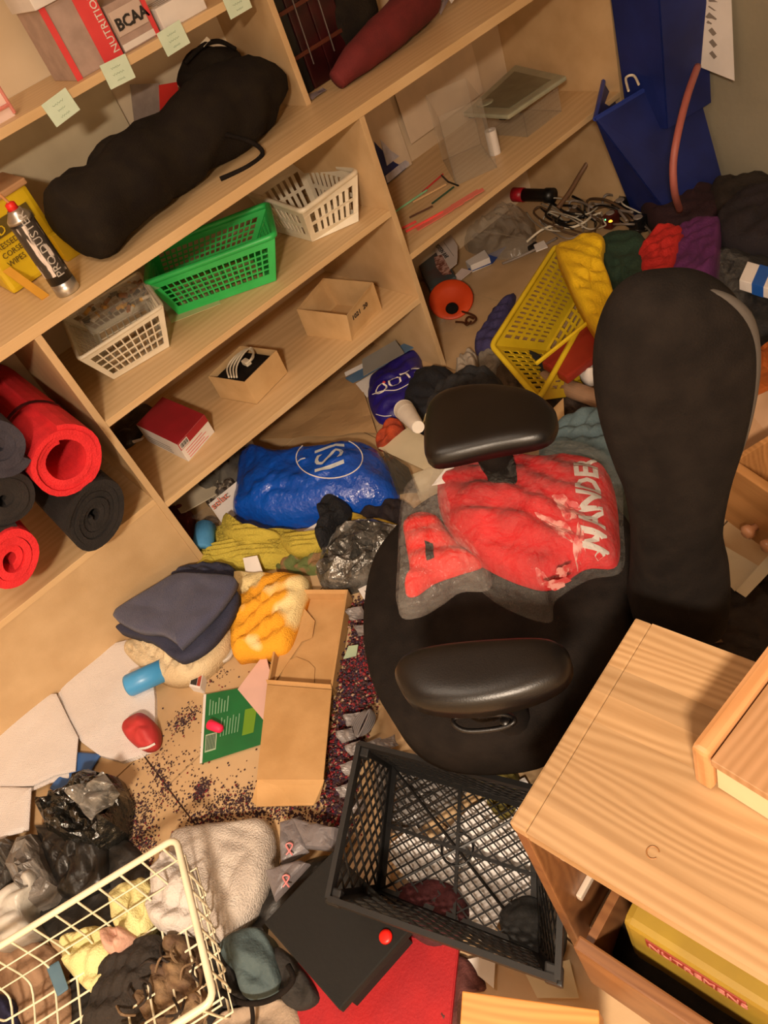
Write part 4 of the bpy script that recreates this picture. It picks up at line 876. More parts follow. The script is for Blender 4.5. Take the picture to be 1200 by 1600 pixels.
cloth('black_garment', 'black garment heap at the right edge behind the chair back', 'clothing', [(1120, 350), (1160, 312), (1230, 305), (1260, 400), (1180, 400), (1128, 388)], 0.16, 0.06, fab('dark_plum_cloth', '1E161C', '161016'), 5, folds=[(1.1, 30, 0.008, 0)], zb=0.0)
cloth('black_garment', 'black cloth under the blue striped carton at the right edge', 'clothing', [(1118, 400), (1160, 405), (1240, 440), (1260, 560), (1200, 590), (1150, 560), (1130, 480)], 0.12, 0.05, fab('charcoal_cloth', '1C1A1A', '141212'), 6, folds=[(0.3, 30, 0.008, 0)], zb=0.0)
r = T('striped_carton', 'white carton with a wide blue stripe at the right edge', 'box', W(1190, 430, 0.2))
u0, u1 = W(1168, 408, 0.22), W(1245, 430, 0.22); uu = (u1 - u0); vv = W(1155, 437, 0.22) - u0
link('carton', obox(B(), u0, uu, vv, V((0, 0, -0.03)), 0.002), PAPER, r)
link('blue_stripe', obox(B(), u0 + uu * 0.26 - vv * .01 + V((0, 0, 0.001)), uu * 0.24, vv * 1.02, V((0, 0, -0.032)), 0.001), mat('stripe_blue', '1E58B0', 0.45), r)
S('film_bag', mound(B(), [W(*p, 0.19) for p in ((1125, 395), (1150, 400), (1175, 412), (1170, 450), (1150, 470), (1128, 450), (1118, 420))], 0.03, zb=0.17, na=0.01, cr=0.02, cf=20, seed=12), CLR, 'crinkled clear film bag beside the blue striped carton', 'bag')

cloth('brown_cloth_and_shade', 'added dark brown heap standing in for the chair shade right of the chair back foot', 'cloth', [(1040, 1010), (1060, 950), (1100, 900), (1150, 915), (1230, 900), (1260, 1060), (1180, 1060), (1100, 1040)], 0.0, 0.03, fab('chair_shade_umber', '2A2019', '201812'), 24, zb=0.0)  # dark heap added where the chair shades the floor
S('kraft_scrap', sheet(B(), [W(1058, 975, 0.05), W(1100, 965, 0.05), W(1130, 1005, 0.05), W(1085, 1010, 0.05)], 6, 0.001, 0.006), mat('dull_kraft', '6E5238', 0.7), 'dull brown card scrap behind the far corner of the pine chest', 'card')

# =================== right corner: bins, tube, notice ===================
BL = mat('bin_blue', '16276E', 0.45, '101E5A', 8); 
bb_ = [W(1012, 318, 0.0), W(1106, 318, 0.0)]; bdir = V((0.02, 0.24, 0))
b_base = [V((2.19, 1.56, 0.0)), V((2.39, 1.50, 0.0)), V((2.41, 1.72, 0.0)), V((2.22, 1.76, 0.0))]
b_top = [W(930, 186, 0.42), W(1078, 98, 0.42), V((2.44, 1.78, 0.46)), W(955, 74, 0.46)]
r = T('recycling_bin', 'dark blue recycling bin in the corner, lower front one of the two', 'bin', V((2.3, 1.64, 0)))
def shell(base, top, th=0.004):
    bm = B(); c = sum(top, V()) / 4
    for i in range(4):
        k = (i + 1) % 4; n = (base[k] - base[i]).cross(top[i] - base[i]).normalized() * th
        hexa(bm, [base[i], base[k], base[k] + n, base[i] + n, top[i], top[k], top[k] + n, top[i] + n])
    hexa(bm, base + [p + V((0, 0, th)) for p in base]); return bm
link('bin_body', shell(b_base, b_top), BL, r)
for i in range(4): link('rim', tube(B(), [b_top[i], b_top[(i + 1) % 4]], 0.008, 6), mat('bin_rim_blue', '2A3E96', 0.4), r)
link('white_symbol', tube(B(), spline([W(982, 142, 0.455), W(978, 122, 0.47), W(990, 118, 0.47), W(998, 132, 0.455)], 5), 0.004, 6), WPLAS, r)
r = T('recycling_bin', 'taller dark blue bin standing behind the lower blue bin', 'bin', V((2.35, 1.9, 0)))
u_base = [V((2.31, 1.80, 0.0)), V((2.44, 1.74, 0.0)), V((2.45, 1.86, 0.0)), V((2.32, 1.88, 0))]; 
u_top = [X(962, 60, 2.29), W(1078, 40, 0.62), V((2.452, 1.86, 0.95)), V((2.30, 1.74, 0.95))]
u_base = [V((2.26, 1.62, 0.3)), V((2.44, 1.58, 0.3)), V((2.45, 1.775, 0.3)), V((2.27, 1.775, 0.3))]
u_top = [V((2.245, 1.60, 0.95)), V((2.40, 1.56, 0.95)), V((2.452, 1.775, 0.95)), V((2.245, 1.775, 0.95))]
link('bin_body', shell(u_base, u_top), BL, r)
for i in range(4): link('rim', tube(B(), [u_top[i], u_top[(i + 1) % 4]], 0.007, 6), mat('bin_rim_blue', '2A3E96', 0.4), r)
tb_ = [W(1090, 104, 0.47), W(1074, 150, 0.45), W(1060, 205, 0.40), W(1052, 255, 0.33), W(1054, 300, 0.24), W(1062, 328, 0.12)]
S('pink_tube', tube(B(), spline(tb_, 6), 0.011, 10), mat('pink_rubber', 'B4685E', 0.5, 'A85E56', 20), 'curved dull pink hose leaning on the blue bin', 'hose', smooth=True)
n0 = X(1078, 98, 2.405); n1 = X(1150, 126, 2.405)
r = T('notice_paper', 'white printed notice hanging on the grey wall by the bins', 'paper', n1)
nq = [n0, n1, V((2.415, n1.y - 0.0, n1.z + 0.42)), V((2.415, n0.y, n1.z + 0.40))]
nt_ = W(1078, 98, 0.5)
link('sheet', slab(B(), [X(1078, 98, 2.40), X(1148, 126, 2.40), X(1142, -30, 2.43), X(1077, -30, 2.43)], 0.002), PAPER, r)
for (px, py, l, w, a) in ((1115, 3, 16, 6, 0.5), (1116, 16, 22, 2, 0.6), (1111, 28, 16, 9, 0.7), (1108, 36, 8, 4, 0.6), (1113, 50, 12, 7, 0.9), (1114, 68, 12, 7, 0.9), (1114, 86, 12, 6, 0.9)):
    dx, dy = math.cos(a) * l / 2, math.sin(a) * l / 2; ex, ey = -math.sin(a) * w / 2, math.cos(a) * w / 2
    link('print_mark', slab(B(), [X(px - dx - ex, py - dy - ey, 2.3985 + 0.03 * (98 - py) / 128), X(px + dx - ex, py + dy - ey, 2.3985 + 0.03 * (98 - py) / 128), X(px + dx + ex, py + dy + ey, 2.3985 + 0.03 * (98 - py) / 128), X(px - dx + ex, py - dy + ey, 2.3985 + 0.03 * (98 - py) / 128)], 0.001), INKG, r)
cloth('maroon_cloth', 'dark maroon cloth bunched round the foot of the blue bin', 'cloth', [(1000, 300), (1060, 290), (1112, 295), (1130, 330), (1090, 355), (1030, 352), (1005, 330)], 0.05, 0.04, fab('dark_maroon_cloth', '2E1218', '240C12'), 7, folds=[(0.5, 30, 0.006, 0)], zb=0.0)
cloth('brown_cloth', 'dark brown cloth heap between the bin and the right wall', 'cloth', [(1110, 300), (1160, 285), (1215, 290), (1230, 330), (1160, 350), (1120, 340)], 0.05, 0.05, fab('brown_cloth_and_shade', '2C221A', '221A14'), 8, folds=[(1.0, 30, 0.006, 0)], zb=0.0)

# flashlight, hose, cables
r = T('flashlight', 'black flashlight with red end cap lying among the cables', 'flashlight', W(840, 305, 0.05))
f0, f1 = W(802, 304, 0.06), W(882, 306, 0.06); fd = (f1 - f0)
link('red_cap', lathe(B(), f0, fd, [(0, 0.022), (0.002, 0.027), (0.05, 0.027)], 20), mat('cap_red', 'B01828', 0.4), r, smooth=True)
link('barrel', lathe(B(), f0 + fd.normalized() * 0.045, fd, [(0, 0.024), (0.1, 0.024), (0.105, 0.028), (0.14, 0.028)], 20), BPLAS, r, smooth=True)
S('brown_hose', tube(B(), spline([W(872, 325, 0.05), W(890, 300, 0.08), W(908, 270, 0.12), W(925, 245, 0.16), W(938, 234, 0.18), W(965, 228, 0.2), W(1000, 232, 0.16)], 6), 0.009, 10), mat('brown_rubber', '7A5A40', 0.5), 'brown curved pole rising from the cables toward the blue bin', 'pole', smooth=True)
random.seed(11)
CC = [('white', mat('cable_white', 'B8B0A0', 0.5)), ('black', BPLAS), ('grey', mat('cable_grey', '8A8078', 0.5)), ('brown', mat('cable_brown', '5A4430', 0.6))]
for k in range(22):
    cx_, cy_ = random.uniform(845, 1000), random.uniform(318, 362); n_ = 7; pts = []
    a = random.random() * 6; 
    for q in range(n_):
        pts.append(W(cx_ + 42 * math.cos(a + q * 0.7) * random.uniform(.6, 1), cy_ + 18 * math.sin(a + q * 0.9) * random.uniform(.6, 1), 0.02 + 0.05 * random.random()))
    nm, mm = CC[k % 4]
    S('cable', tube(B(), spline(pts, 5), random.choice((0.003, 0.004, 0.005)), 6), mm, nm + ' tangled cable in the heap behind the yellow crate', 'cable', nm + ' tangled cables', smooth=True)
S('cable', tube(B(), spline([W(823, 378, 0.03), W(845, 360, 0.05), W(868, 352, 0.06), W(890, 356, 0.06), W(912, 348, 0.06), W(925, 338, 0.05), W(940, 332, 0.04)], 6), 0.0045, 8), WPLAS, 'long white cable wavering in front of the tangled heap', 'cable', smooth=True)
S('cable', tube(B(), spline([W(785, 412, 0.02), W(810, 402, 0.03), W(840, 388, 0.04), W(870, 372, 0.03)], 6), 0.005, 8), CC[2][1], 'straight grey cable at the left of the tangled heap', 'cable', smooth=True)
for k, (px, py, rr, m_, nm) in enumerate(((970, 325, 0.03, BPLAS, 'round black plug adapter in the cable heap'), (955, 345, 0.028, mat('dark_red_plastic', '4A1A14', 0.4), 'dark red gadget with an orange light in the cable heap'), (998, 352, 0.03, BPLAS, 'black box adapter at the right end of the cable heap'), (900, 335, 0.02, CC[3][1], 'small brown plug in the cable heap'))):
    c = W(px, py, 0.03); o = T('adapter', nm, 'adapter', c)
    link('casing', box(B(), c - V((rr, rr * .7, 0.02)), c + V((rr, rr * .7, 0.03)), 0.008), m_, o); link('socket_face', lathe(B(), c + V((0, 0, 0.03)), (0, 0, 1), [(0, rr * 0.55), (0.003, rr * 0.5)], 14), CC[2][1], o)
    if k == 1:
        link('indicator_light', lathe(B(), W(954, 346, 0.064), (0, 0, 1), [(0, 0.007), (0.004, 0.004)], 12), mat('amber_light', 'FF9A28', 0.4, emit=3), o)
        link('indicator_light', lathe(B(), W(946, 344, 0.064), (0, 0, 1), [(0, 0.002), (0.003, 0.002)], 8), mat('green_light', '58FF90', 0.4, emit=3), o)
r = T('label_plug', 'black plug with white printed label near the yellow crate corner', 'plug', W(845, 385, 0.03))
link('casing', lathe(B(), W(828, 390, 0.035), W(838, 384, 0.035) - W(828, 390, 0.035), [(0, 0.014), (0.03, 0.016)], 12), BPLAS, r)
link('label_face', slab(B(), [W(834, 384, 0.045), W(838, 394, 0.045), W(856, 387, 0.045), W(850, 377, 0.045)], 0.004), PAPER, r)
S('film_bag', mound(B(), O([(742, 345), (790, 328), (832, 345), (835, 385), (800, 405), (755, 402), (725, 385)], 0.0), 0.07, zb=0.0, na=0.02, nf=16, cr=0.03, cf=12, seed=21, jit=0.006), mat('hazy_film', 'CFC4B4', 0.2, 'B8AC9A', 14, 0.7, 30, alpha=0.35, spec=0.9), 'large crumpled clear bag under the right bay shelf', 'bag')
S('blue_paper', sheet(B(), [W(722, 432, 0.004), W(748, 405, 0.01), W(792, 386, 0.01), W(770, 412, 0.004)], 6, 0.001, 0.004), mat('mid_blue_card', '2E4A94', 0.5), 'folded mid blue card lying behind the orange disc', 'card')
S('white_card', closedbox(B(), [W(735, 415, 0.03), W(765, 402, 0.03), W(757, 390, 0.03), W(727, 408, 0.03)], 0.03, 0.0, 0.002), PAPER, 'small white carton beside the blue card behind the orange disc', 'box')
S('white_card', sheet(B(), [W(702, 440, 0.02), W(722, 420, 0.03), W(738, 424, 0.03), W(716, 442, 0.02)], 4, 0.002, 0.001), mat('pinkish_white', 'E8D4CE', 0.6), 'pinkish white card between the snack carton and the orange disc', 'card')
# snack carton
r = T('snack_carton', 'dark display carton with white round header printed PROTEIN BAR beside the divider', 'box', W(690, 410, 0.0))
q = [W(668, 452, 0.002), W(712, 432, 0.002)]; q += [q[1] + V((0.02, 0.05, 0.13)), q[0] + V((0.0, 0.06, 0.13))]
q = [W(650, 400, 0.06), W(668, 452, 0.02), W(716, 428, 0.03), W(690, 385, 0.08)]
link('carton_body', closedbox(B(), [W(648, 402, 0.055), W(672, 452, 0.055), W(712, 432, 0.055), W(690, 392, 0.055)], 0.055, 0.0, 0.002), mat('teal_dark_card', '44585C', 0.5, '5A4440', 12), r)
hdr = [W(*p, 0.075) for p in ((672, 374), (690, 362), (705, 368), (715, 385), (715, 402), (714, 412), (702, 422), (688, 408))]
link('header_card', prism(B(), hdr, 0.002), mat('header_white', 'DCD0CA', 0.6), r)
link('picture_patch', prism(B(), [W(*p, 0.078) for p in ((678, 402), (690, 398), (700, 415), (706, 428), (692, 430), (682, 418))], 0.001), mat('chocolate_print', '7A4438', 0.5, 'C8A094', 60, ramp=(0.45, 0.6)), r)
text('lettering', 'PROTEIN BAR', W(677, 381, 0.0785), W(704, 414, 0.0785) - W(677, 381, 0.0785), W(712, 372, 0.078) - W(680, 392, 0.078), 0.024, INK, r)
link('print_line', tube(B(), [W(693, 378, 0.0785), W(709, 400, 0.0785)], 0.0009, 4), INKG, r)
# orange disc with black centre
r = T('orange_disc', 'orange round plastic disc with a black centre leaning by the divider foot', 'disc', W(705, 470, 0.0))
oc = W(705, 470, 0.035); ax = V((-0.25, -0.45, 0.85)).normalized()
bm = B()
lathe(bm, oc, ax, [(0, 0.020), (0.008, 0.045), (0.014, 0.075), (0.010, 0.079), (0.004, 0.072), (-0.004, 0.045), (-0.006, 0.02)], 36)
ORM = mat('orange_plastic', 'D84A1E', 0.45, 'C83E16', 8)
link('dish', bm, ORM, r, smooth=True)
link('centre_pad', lathe(B(), W(706, 482, 0.045), ax, [(0, 0.022), (0.006, 0.02), (0.008, 0.01)], 24), BLK, r, smooth=True)
for k, pts in enumerate((((722, 487), (738, 492), (744, 499), (736, 506), (728, 502), (732, 495), (740, 498)), ((712, 503), (724, 504), (730, 508), (736, 502)))):
    S('eyeglass_arm', tube(B(), spline([W(*p, 0.012) for p in pts], 5), 0.004, 6), mat('brown_plastic', '4A2A18', 0.35), ('looped brown plastic frame piece beside the orange disc', 'straight brown plastic frame piece beside the orange disc')[k], 'frame piece')
S('film_scrap', mound(B(), O([(685, 508), (702, 497), (715, 502), (708, 515), (690, 520)], 0.0), 0.02, zb=0.0, na=0.01, cr=0.02, cf=30, seed=31), CLR, 'crumpled clear cellophane in front of the orange disc', 'scrap')
cloth('grey_cloth', 'crumpled cream grey cloth at the foot of the right divider', 'cloth', [(712, 598), (722, 566), (742, 556), (750, 572), (748, 592), (730, 606)], 0.0, 0.04, fab('cream_grey_cloth', 'B4A898', 'A49888'), 9)
cloth('grey_cloth', 'flat grey cloth between the cream cloth and the yellow crate', 'cloth', [(748, 560), (770, 545), (785, 568), (775, 585), (755, 592)], 0.0, 0.02, fab('warm_grey_cloth', '8A8276', '7A7268'), 10)
cloth('purple_jacket', 'dark purple blue cloth along the left side of the yellow crate', 'clothing', [(742, 540), (760, 508), (782, 478), (806, 462), (800, 490), (785, 530), (768, 556), (750, 560)], 0.0, 0.03, fab('purple_navy', '3A3460', '302A52'), 11, folds=[(0.5, 40, 0.005, 0)])
cloth('brown_packet', 'dull brown fabric patch below the yellow crate rim', 'cloth', [(775, 585), (800, 570), (840, 622), (835, 640), (800, 645)], 0.02, 0.02, fab('dull_brown', '5A4834', '4C3C2C'), 12, zb=0.0)
cloth('black_liner', 'black bag lining the lower end of the yellow crate', 'bag', [(785, 552), (830, 548), (860, 575), (850, 610), (838, 612), (810, 585)], 0.10, 0.01, fab('black_liner_film', '141414', '0E0E0E'), 13, zb=0.09)
# cardboard roll
rr0, rr1 = W(848, 592, 0.10), W(945, 628, 0.10)
r = T('cardboard_tube', 'brown cardboard tube lying below the brick red case', 'tube', rr0 - V((0, 0, 0.03)))
link('tube_wall', lathe(B(), rr0, rr1 - rr0, [(0, 0.019), (0, 0.024), ((rr1 - rr0).length, 0.024), ((rr1 - rr0).length, 0.019)], 24, capa=True), mat('kraft_tube', '94745A', 0.7, '7E6048', 14), r, smooth=False)
cloth('white_tissue', 'crumpled white tissue between the cardboard tube and the chair back', 'tissue', [(905, 585), (912, 570), (932, 566), (938, 585), (920, 595)], 0.12, 0.03, PAPER, 14, zb=0.10)
cloth('teal_cloth', 'dusty teal folded cloth beside the chair back above the red jersey', 'cloth', [(845, 700), (880, 672), (925, 655), (955, 645), (975, 700), (965, 735), (900, 735), (850, 728)], 0.20, 0.05, fab('dusty_teal', '55676C', '485A60'), 15, folds=[(0.6, 40, 0.009, 0)], zb=0.0)
S('white_paper', sheet(B(), [W(950, 706, 0.05), W(975, 700, 0.05), W(1010, 812, 0.05), W(955, 775, 0.05)], 6, 0.001, 0.004), PAPER, 'white paper wedge sticking out left of the chair back waist', 'paper')
S('beige_card', slab(B(), [W(862, 640, 0.1), W(880, 622, 0.12), W(882, 668, 0.1), W(868, 680, 0.08)], 0.002), CARDL, 'beige card corner between the teal cloth and the far arm pad', 'card')
cloth('brown_heap', 'dark brown cloth heap under the cardboard tube', 'cloth', [(850, 640), (880, 610), (960, 640), (975, 690), (900, 668), (870, 690)], 0.04, 0.04, fab('umber_cloth', '3A2C22', '30241C'), 16, zb=0.0)
cloth('black_cloth', 'black cloth heap behind the far arm pad', 'cloth', [(668, 668), (690, 622), (735, 600), (780, 600), (800, 640), (760, 680), (700, 690)], 0.36, 0.06, fab('black_knit', '121114', '0C0B0E'), 17, zb=0.30)

# =================== under the middle bay ===================
S('kraft_paper', sheet(B(), [W(408, 690, 0.002), W(440, 628, 0.004), W(560, 585, 0.006), W(590, 680, 0.002)], 14, 0.001, 0.012, 9, cr=0.006, cf=8), mat('kraft_sheet', 'B89468', 0.7, 'AC885E', 8), 'sheet of creased brown kraft paper on the floor under the third shelf', 'paper')
cloth('grey_film', 'grey crumpled plastic sheet between the blue bag and the divider', 'plastic sheet', [(300, 760), (335, 715), (378, 690), (392, 705), (382, 760), (340, 785)], 0.0, 0.06, mat('grey_film_mat', '6A6660', 0.25, '545048', 14, 0.5, 40), 18, zb=0.0, cr=0.015)
for k, q in enumerate((((265, 795), (288, 772), (345, 742), (352, 752), (285, 803)), ((262, 790), (330, 742), (362, 730), (366, 742), (300, 798)))):
    S('folded_booklet', prism(B(), [W(*p, 0.03 + 0.012 * k) for p in ((268, 776 + 6 * k), (284, 798 + 6 * k), (352, 762 + 4 * k), (330, 738))], 0.004), [PAPERB, mat('booklet_cream', 'D8CAB0', 0.6)][k], ('lower', 'upper')[k] + ' cream booklet of two lying by the divider foot', 'booklet', 'cream booklets')
S('dark_scrap', mound(B(), O([(318, 778), (340, 756), (368, 752), (362, 770), (335, 785)], 0.03), 0.02, zb=0.0, na=0.012, cr=0.015, cf=25, seed=8), mat('dark_scrap_mat', '3C332C', 0.6, 'A89C8C', 60, ramp=(0.5, 0.62)), 'dark and white crumpled scraps between the booklets and the printed card', 'scrap')
r = T('printed_card', 'white card printed solac in red, leaning beside the blue bag', 'card', W(350, 790, 0.0))
pq = [W(347, 818, 0.01), W(376, 800, 0.01), W(370, 752, 0.06), W(326, 788, 0.06)]
link('card_sheet', slab(B(), pq, -0.003), PAPER, r)
d0 = W(336, 800, 0.052); text('lettering', 'solac', W(334, 797, 0.058) , W(372, 764, 0.066) - W(334, 797, 0.058), W(326, 788, 0.07) - W(335, 802, 0.05), 0.030, mat('orange_ink', 'D86A50', 0.6), r, 0.0015)
cloth('dark_red_cloth', 'dark red cloth just inside the divider foot behind the blue foam tube', 'cloth', [(256, 806), (290, 798), (305, 810), (305, 845), (298, 870), (275, 835)], 0.0, 0.04, fab('wine_cloth', '6A2420', '581C1A'), 19)
S('clear_sheet', sheet(B(), [W(300, 812, 0.05), W(330, 792, 0.06), W(346, 822, 0.05), W(325, 818, 0.06)], 6, 0.001, 0.01, cr=0.01), CLR, 'clear plastic sheet scrap above the blue foam tube', 'plastic sheet')
fc0, fc1 = W(321, 822, 0.05), W(317, 862, 0.045)
r = T('foam_tube', 'light blue foam tube standing at the divider foot', 'tube', fc1 - V((0, 0, 0.04)))
link('foam_wall', lathe(B(), fc0, fc1 - fc0, [(0, 0.01), (0, 0.025), (0.004, 0.031), ((fc1 - fc0).length - 0.004, 0.031), ((fc1 - fc0).length, 0.027), ((fc1 - fc0).length, 0.012), (0.01, 0.012)], 26, capa=False, capb=False), mat('light_blue_foam', '4E94C8', 0.7, '4488BC', 20, 0.2, 200), r, smooth=True)
S('white_tip', lathe(B(), W(392, 702, 0.03), (0.3, 0.5, 0.5), [(0, 0.016), (0.03, 0.014), (0.035, 0.004)], 12), WPLAS, 'white plastic cap peeping out behind the top of the blue bag', 'cap')
# blue plastic bag
BB = T('plastic_bag', 'shiny royal blue plastic bag with white circle print lying on the floor', 'bag', W(500, 770, 0))
bg_ = O([(384, 722), (430, 728), (500, 722), (570, 712), (600, 718), (622, 760), (618, 792), (560, 812), (500, 822), (434, 829), (395, 822), (370, 812), (376, 765)], 0.0)
bl = link('bag_body', mound(B(), bg_, 0.115, zb=0.0, p=4, rings=24, k=6, na=0.012, nf=8, cr=0.005, cf=26, folds=[(0.9, 14, 0.006, 0), (2.2, 40, 0.0018, 1)], seed=5), mat('royal_blue_film', '0F52C0', 0.2, '0A46AC', 6, 0.5, 34, spec=0.8, bdist=0.02), BB, smooth=True)
dr = drape_on(bl, 0.002)
def onmesh(px, py, o):
    from mathutils.bvhtree import BVHTree
    me = o.data; of = V(o['_o']); bv = BVHTree.FromPolygons([v.co + of for v in me.vertices], [tuple(p.vertices) for p in me.polygons])
    h = bv.ray_cast(V((0, 0, CH)), ray(px, py).normalized()); return h[0]
ring = []
for q in range(40):
    a = 2 * PI * q / 40; h = onmesh(515 + 52 * math.cos(a), 716 + 32 * math.sin(a), bl)
    ring.append(h)
seg = []; best = []
for h in ring + ring:
    if h is not None: seg.append(h + V((0, 0, 0.002)))
    else:
        if len(seg) > len(best): best = seg
        seg = []
if len(seg) > len(best): best = seg
if len(best) > 3: link('circle_print', tube(B(), best[:40], 0.0018, 5), WINK, BB)
def ltext(s, o, px0, px1, pxu, size_f, m, par, name='lettering'):
    """text laid on a mesh: baseline px0->px1, up toward pxu"""
    a, b, c = [onmesh(*p, o) or W(*p, 0.05) for p in (px0, px1, pxu)]
    return text(name, s, a, b - a, c - a, (c - a).length * size_f, m, par, 0.0004, drape_on(o, 0.002))
ltext('ISI', bl, (492, 702), (492, 734), (534, 706), 1.3, mat('grey_print', 'C4CCD0', 0.5), BB)
ltext('I', bl, (464, 722), (464, 732), (478, 724), 1.2, mat('grey_print', 'A8BCCC', 0.5), BB)
cloth('dark_heap', 'dark fabric under the lower right corner of the blue bag', 'cloth', [(560, 800), (620, 785), (650, 800), (640, 835), (600, 840), (560, 825)], 0.0, 0.03, fab('dark_wine', '1E1216', '160C10'), 20)
# purple printed cloth
PJ = T('purple_jersey', 'purple blue printed cloth with white bubble letters beside the foam cup', 'jersey', W(620, 610, 0))
pj = link('body', mound(B(), O([(580, 598), (600, 580), (630, 560), (655, 555), (664, 580), (690, 592), (690, 615), (660, 628), (632, 655), (600, 664), (585, 652), (576, 625)], 0.0), 0.05, zb=0.0, p=4, rings=18, k=5, na=0.010, nf=14, cr=0.008, cf=12, seed=9, folds=[(1.2, 40, 0.004, 0)]), mat('deep_purple_satin', '24187A', 0.45, '1C1268', 8, 0.25, 60), PJ, smooth=True)
ltext('OOTS', pj, (590, 622), (650, 586), (583, 606), 0.95, WINK, PJ)
link('red_dot', lathe(B(), (onmesh(600, 598, pj) or W(600, 598, 0.05)) + V((0, 0, 0.001)), (0, 0, 1), [(0, 0.006), (0.003, 0.004)], 12), RB, PJ)
for pts in (((582, 617), (600, 611), (620, 610), (640, 600), (658, 588), (662, 578)), ((588, 648), (600, 651), (612, 650))):
    hp = [onmesh(*p, pj) for p in pts]; hp = [h + V((0, 0, 0.002)) for h in hp if h is not None]
    if len(hp) > 2: link('piping', tube(B(), spline(hp, 4), 0.0015, 5), WINK, PJ)
S('blue_folder', slab(B(), [W(540, 592, 0.02), W(552, 600, 0.015), W(656, 538, 0.05), W(652, 526, 0.055)], 0.004), mat('steel_blue_card', '5A7898', 0.5, '4E6C8C', 20), 'steel blue folder edge behind the purple printed cloth', 'folder')
S('grey_card', slab(B(), [W(568, 588, 0.045), W(632, 552, 0.06), W(618, 532, 0.07), W(566, 562, 0.06)], 0.002), mat('mid_grey_card', '8E8A84', 0.6), 'grey card lying on the steel blue folder', 'card')
S('white_card', slab(B(), [W(538, 582, 0.03), W(566, 568, 0.04), W(568, 574, 0.035), W(540, 588, 0.025)], 0.002), PAPER, 'white card edge at the left end of the steel blue folder', 'card')
S('white_paper', sheet(B(), [W(556, 600, 0.02), W(590, 580, 0.03), W(592, 600, 0.03), W(574, 622, 0.01)], 5, 0.001, 0.003), PAPER, 'white paper corner poking out left of the purple printed cloth', 'paper')
NV = T('navy_bag', 'black navy drawstring bag behind the far arm pad with pale cords', 'bag', W(690, 620, 0))
nb = link('body', mound(B(), O([(632, 655), (640, 615), (655, 595), (695, 585), (722, 600), (740, 625), (720, 665), (680, 680), (650, 675)], 0.0), 0.075, zb=0.0, p=3.5, rings=16, k=5, na=0.012, nf=14, cr=0.008, seed=13, folds=[(0.2, 44, 0.004, 0)]), fab('navy_black', '14161E', '0E1016'), NV, smooth=True)
for pts in (((662, 662), (668, 645), (685, 632), (705, 625), (724, 625)), ((662, 660), (675, 640), (695, 629), (712, 624)), ((664, 658), (680, 648), (703, 642))):
    hp = [(onmesh(*p, nb) or W(*p, 0.08)) + V((0, 0, 0.003)) for p in pts]; link('cord', tube(B(), spline(hp, 4), 0.002, 6), mat('pale_cord', 'D8D2A8', 0.6), NV)
# foam cup
c0, c1 = W(631, 640, 0.10), W(653, 667, 0.155)
r = T('foam_cup', 'white foam cup tipped over on the purple cloth', 'cup', c0 - V((0, 0, 0.04)))
ln = (c1 - c0).length
link('cup_wall', lathe(B(), c0, c1 - c0, [(0.01, 0.026), (0.0, 0.029), (0.003, 0.031), (0.008, 0.0295), (ln * 0.25, 0.0285), (ln * 0.27, 0.0275), (ln, 0.0185)], 32), mat('white_foam', 'F0E8DC', 0.6, 'E8E0D4', 40), r, smooth=False)
link('cup_base', lathe(B(), c0 + (c1 - c0).normalized() * ln, c1 - c0, [(0, 0.0185), (0.003, 0.0175), (0.002, 0.0165), (0.0025, 0.001)], 32), mat('white_foam', 'F0E8DC'), r)
S('cream_paper', sheet(B(), [W(592, 702, 0.012), W(640, 668, 0.02), W(676, 690, 0.02), W(690, 748, 0.012)], 8, 0.001, 0.004), PAPERB, 'cream sheet of paper between the blue bag and the far arm pad', 'paper')
S('cream_paper', sheet(B(), [W(640, 745, 0.01), W(700, 720, 0.012), W(720, 760, 0.012), W(660, 790, 0.01)], 8, 0.001, 0.004), PAPERB, 'second cream paper with a grey corner, nearer the seat front', 'paper')
S('clear_sheet', sheet(B(), [W(600, 708, 0.03), W(640, 735, 0.03), W(655, 775, 0.03), W(622, 775, 0.03)], 8, 0.001, 0.01, cr=0.01), mat('smoky_film', '4A4A44', 0.2, '3E3E3A', 10, 0.4, 30, alpha=0.6), 'smoky film scrap at the right edge of the blue bag', 'plastic sheet')
cloth('orange_cloth', 'orange red cloth scrap between blue bag and foam cup', 'cloth', [(588, 694), (600, 675), (622, 660), (634, 674), (616, 690), (598, 702)], 0.01, 0.03, fab('burnt_orange', 'B4441E', '7A2A18', sc=30), 21, zb=0.0)

# =================== left floor ===================
TW = fab('towel_slate', '50526C', '464862', 0.6, 350, 12, sheen=0.15)
TW2 = fab('towel_slate_dark', '383B54', '30334A', 0.6, 350, 12)
cloth('folded_towel', 'slate blue towel lying behind the folded towel pair by the divider foot', 'towel', [(270, 900), (305, 888), (360, 885), (368, 905), (330, 912), (280, 915)], 0.05, 0.03, TW2, 33, zb=0.0)
cloth('folded_towel', 'cream folded towel at the bottom of the towel pile', 'towel', [(195, 1018), (202, 1003), (240, 995), (330, 985), (362, 975), (352, 1012), (318, 1048), (288, 1062), (255, 1062), (218, 1040)], 0.035, 0.03, fab('cream_towel', 'E0CCA8', 'D0BA94', 0.5, 250), 31, folds=[(2.2, 60, 0.006, 0)], zb=0.0, p=6)
def slabcloth(name, label, pts, z0, z1, m, cat='towel', seed=0, k=6):
    bm = B(); P = O(pts, z1); return S(name, mound(bm, P, 0.006, zb=z0, p=8, rings=14, k=k, sharp=False, na=0.003, nf=18, cr=0.002, folds=[(0.4, 22, 0.0025, 0)], seed=seed), m, label, cat, smooth=True)
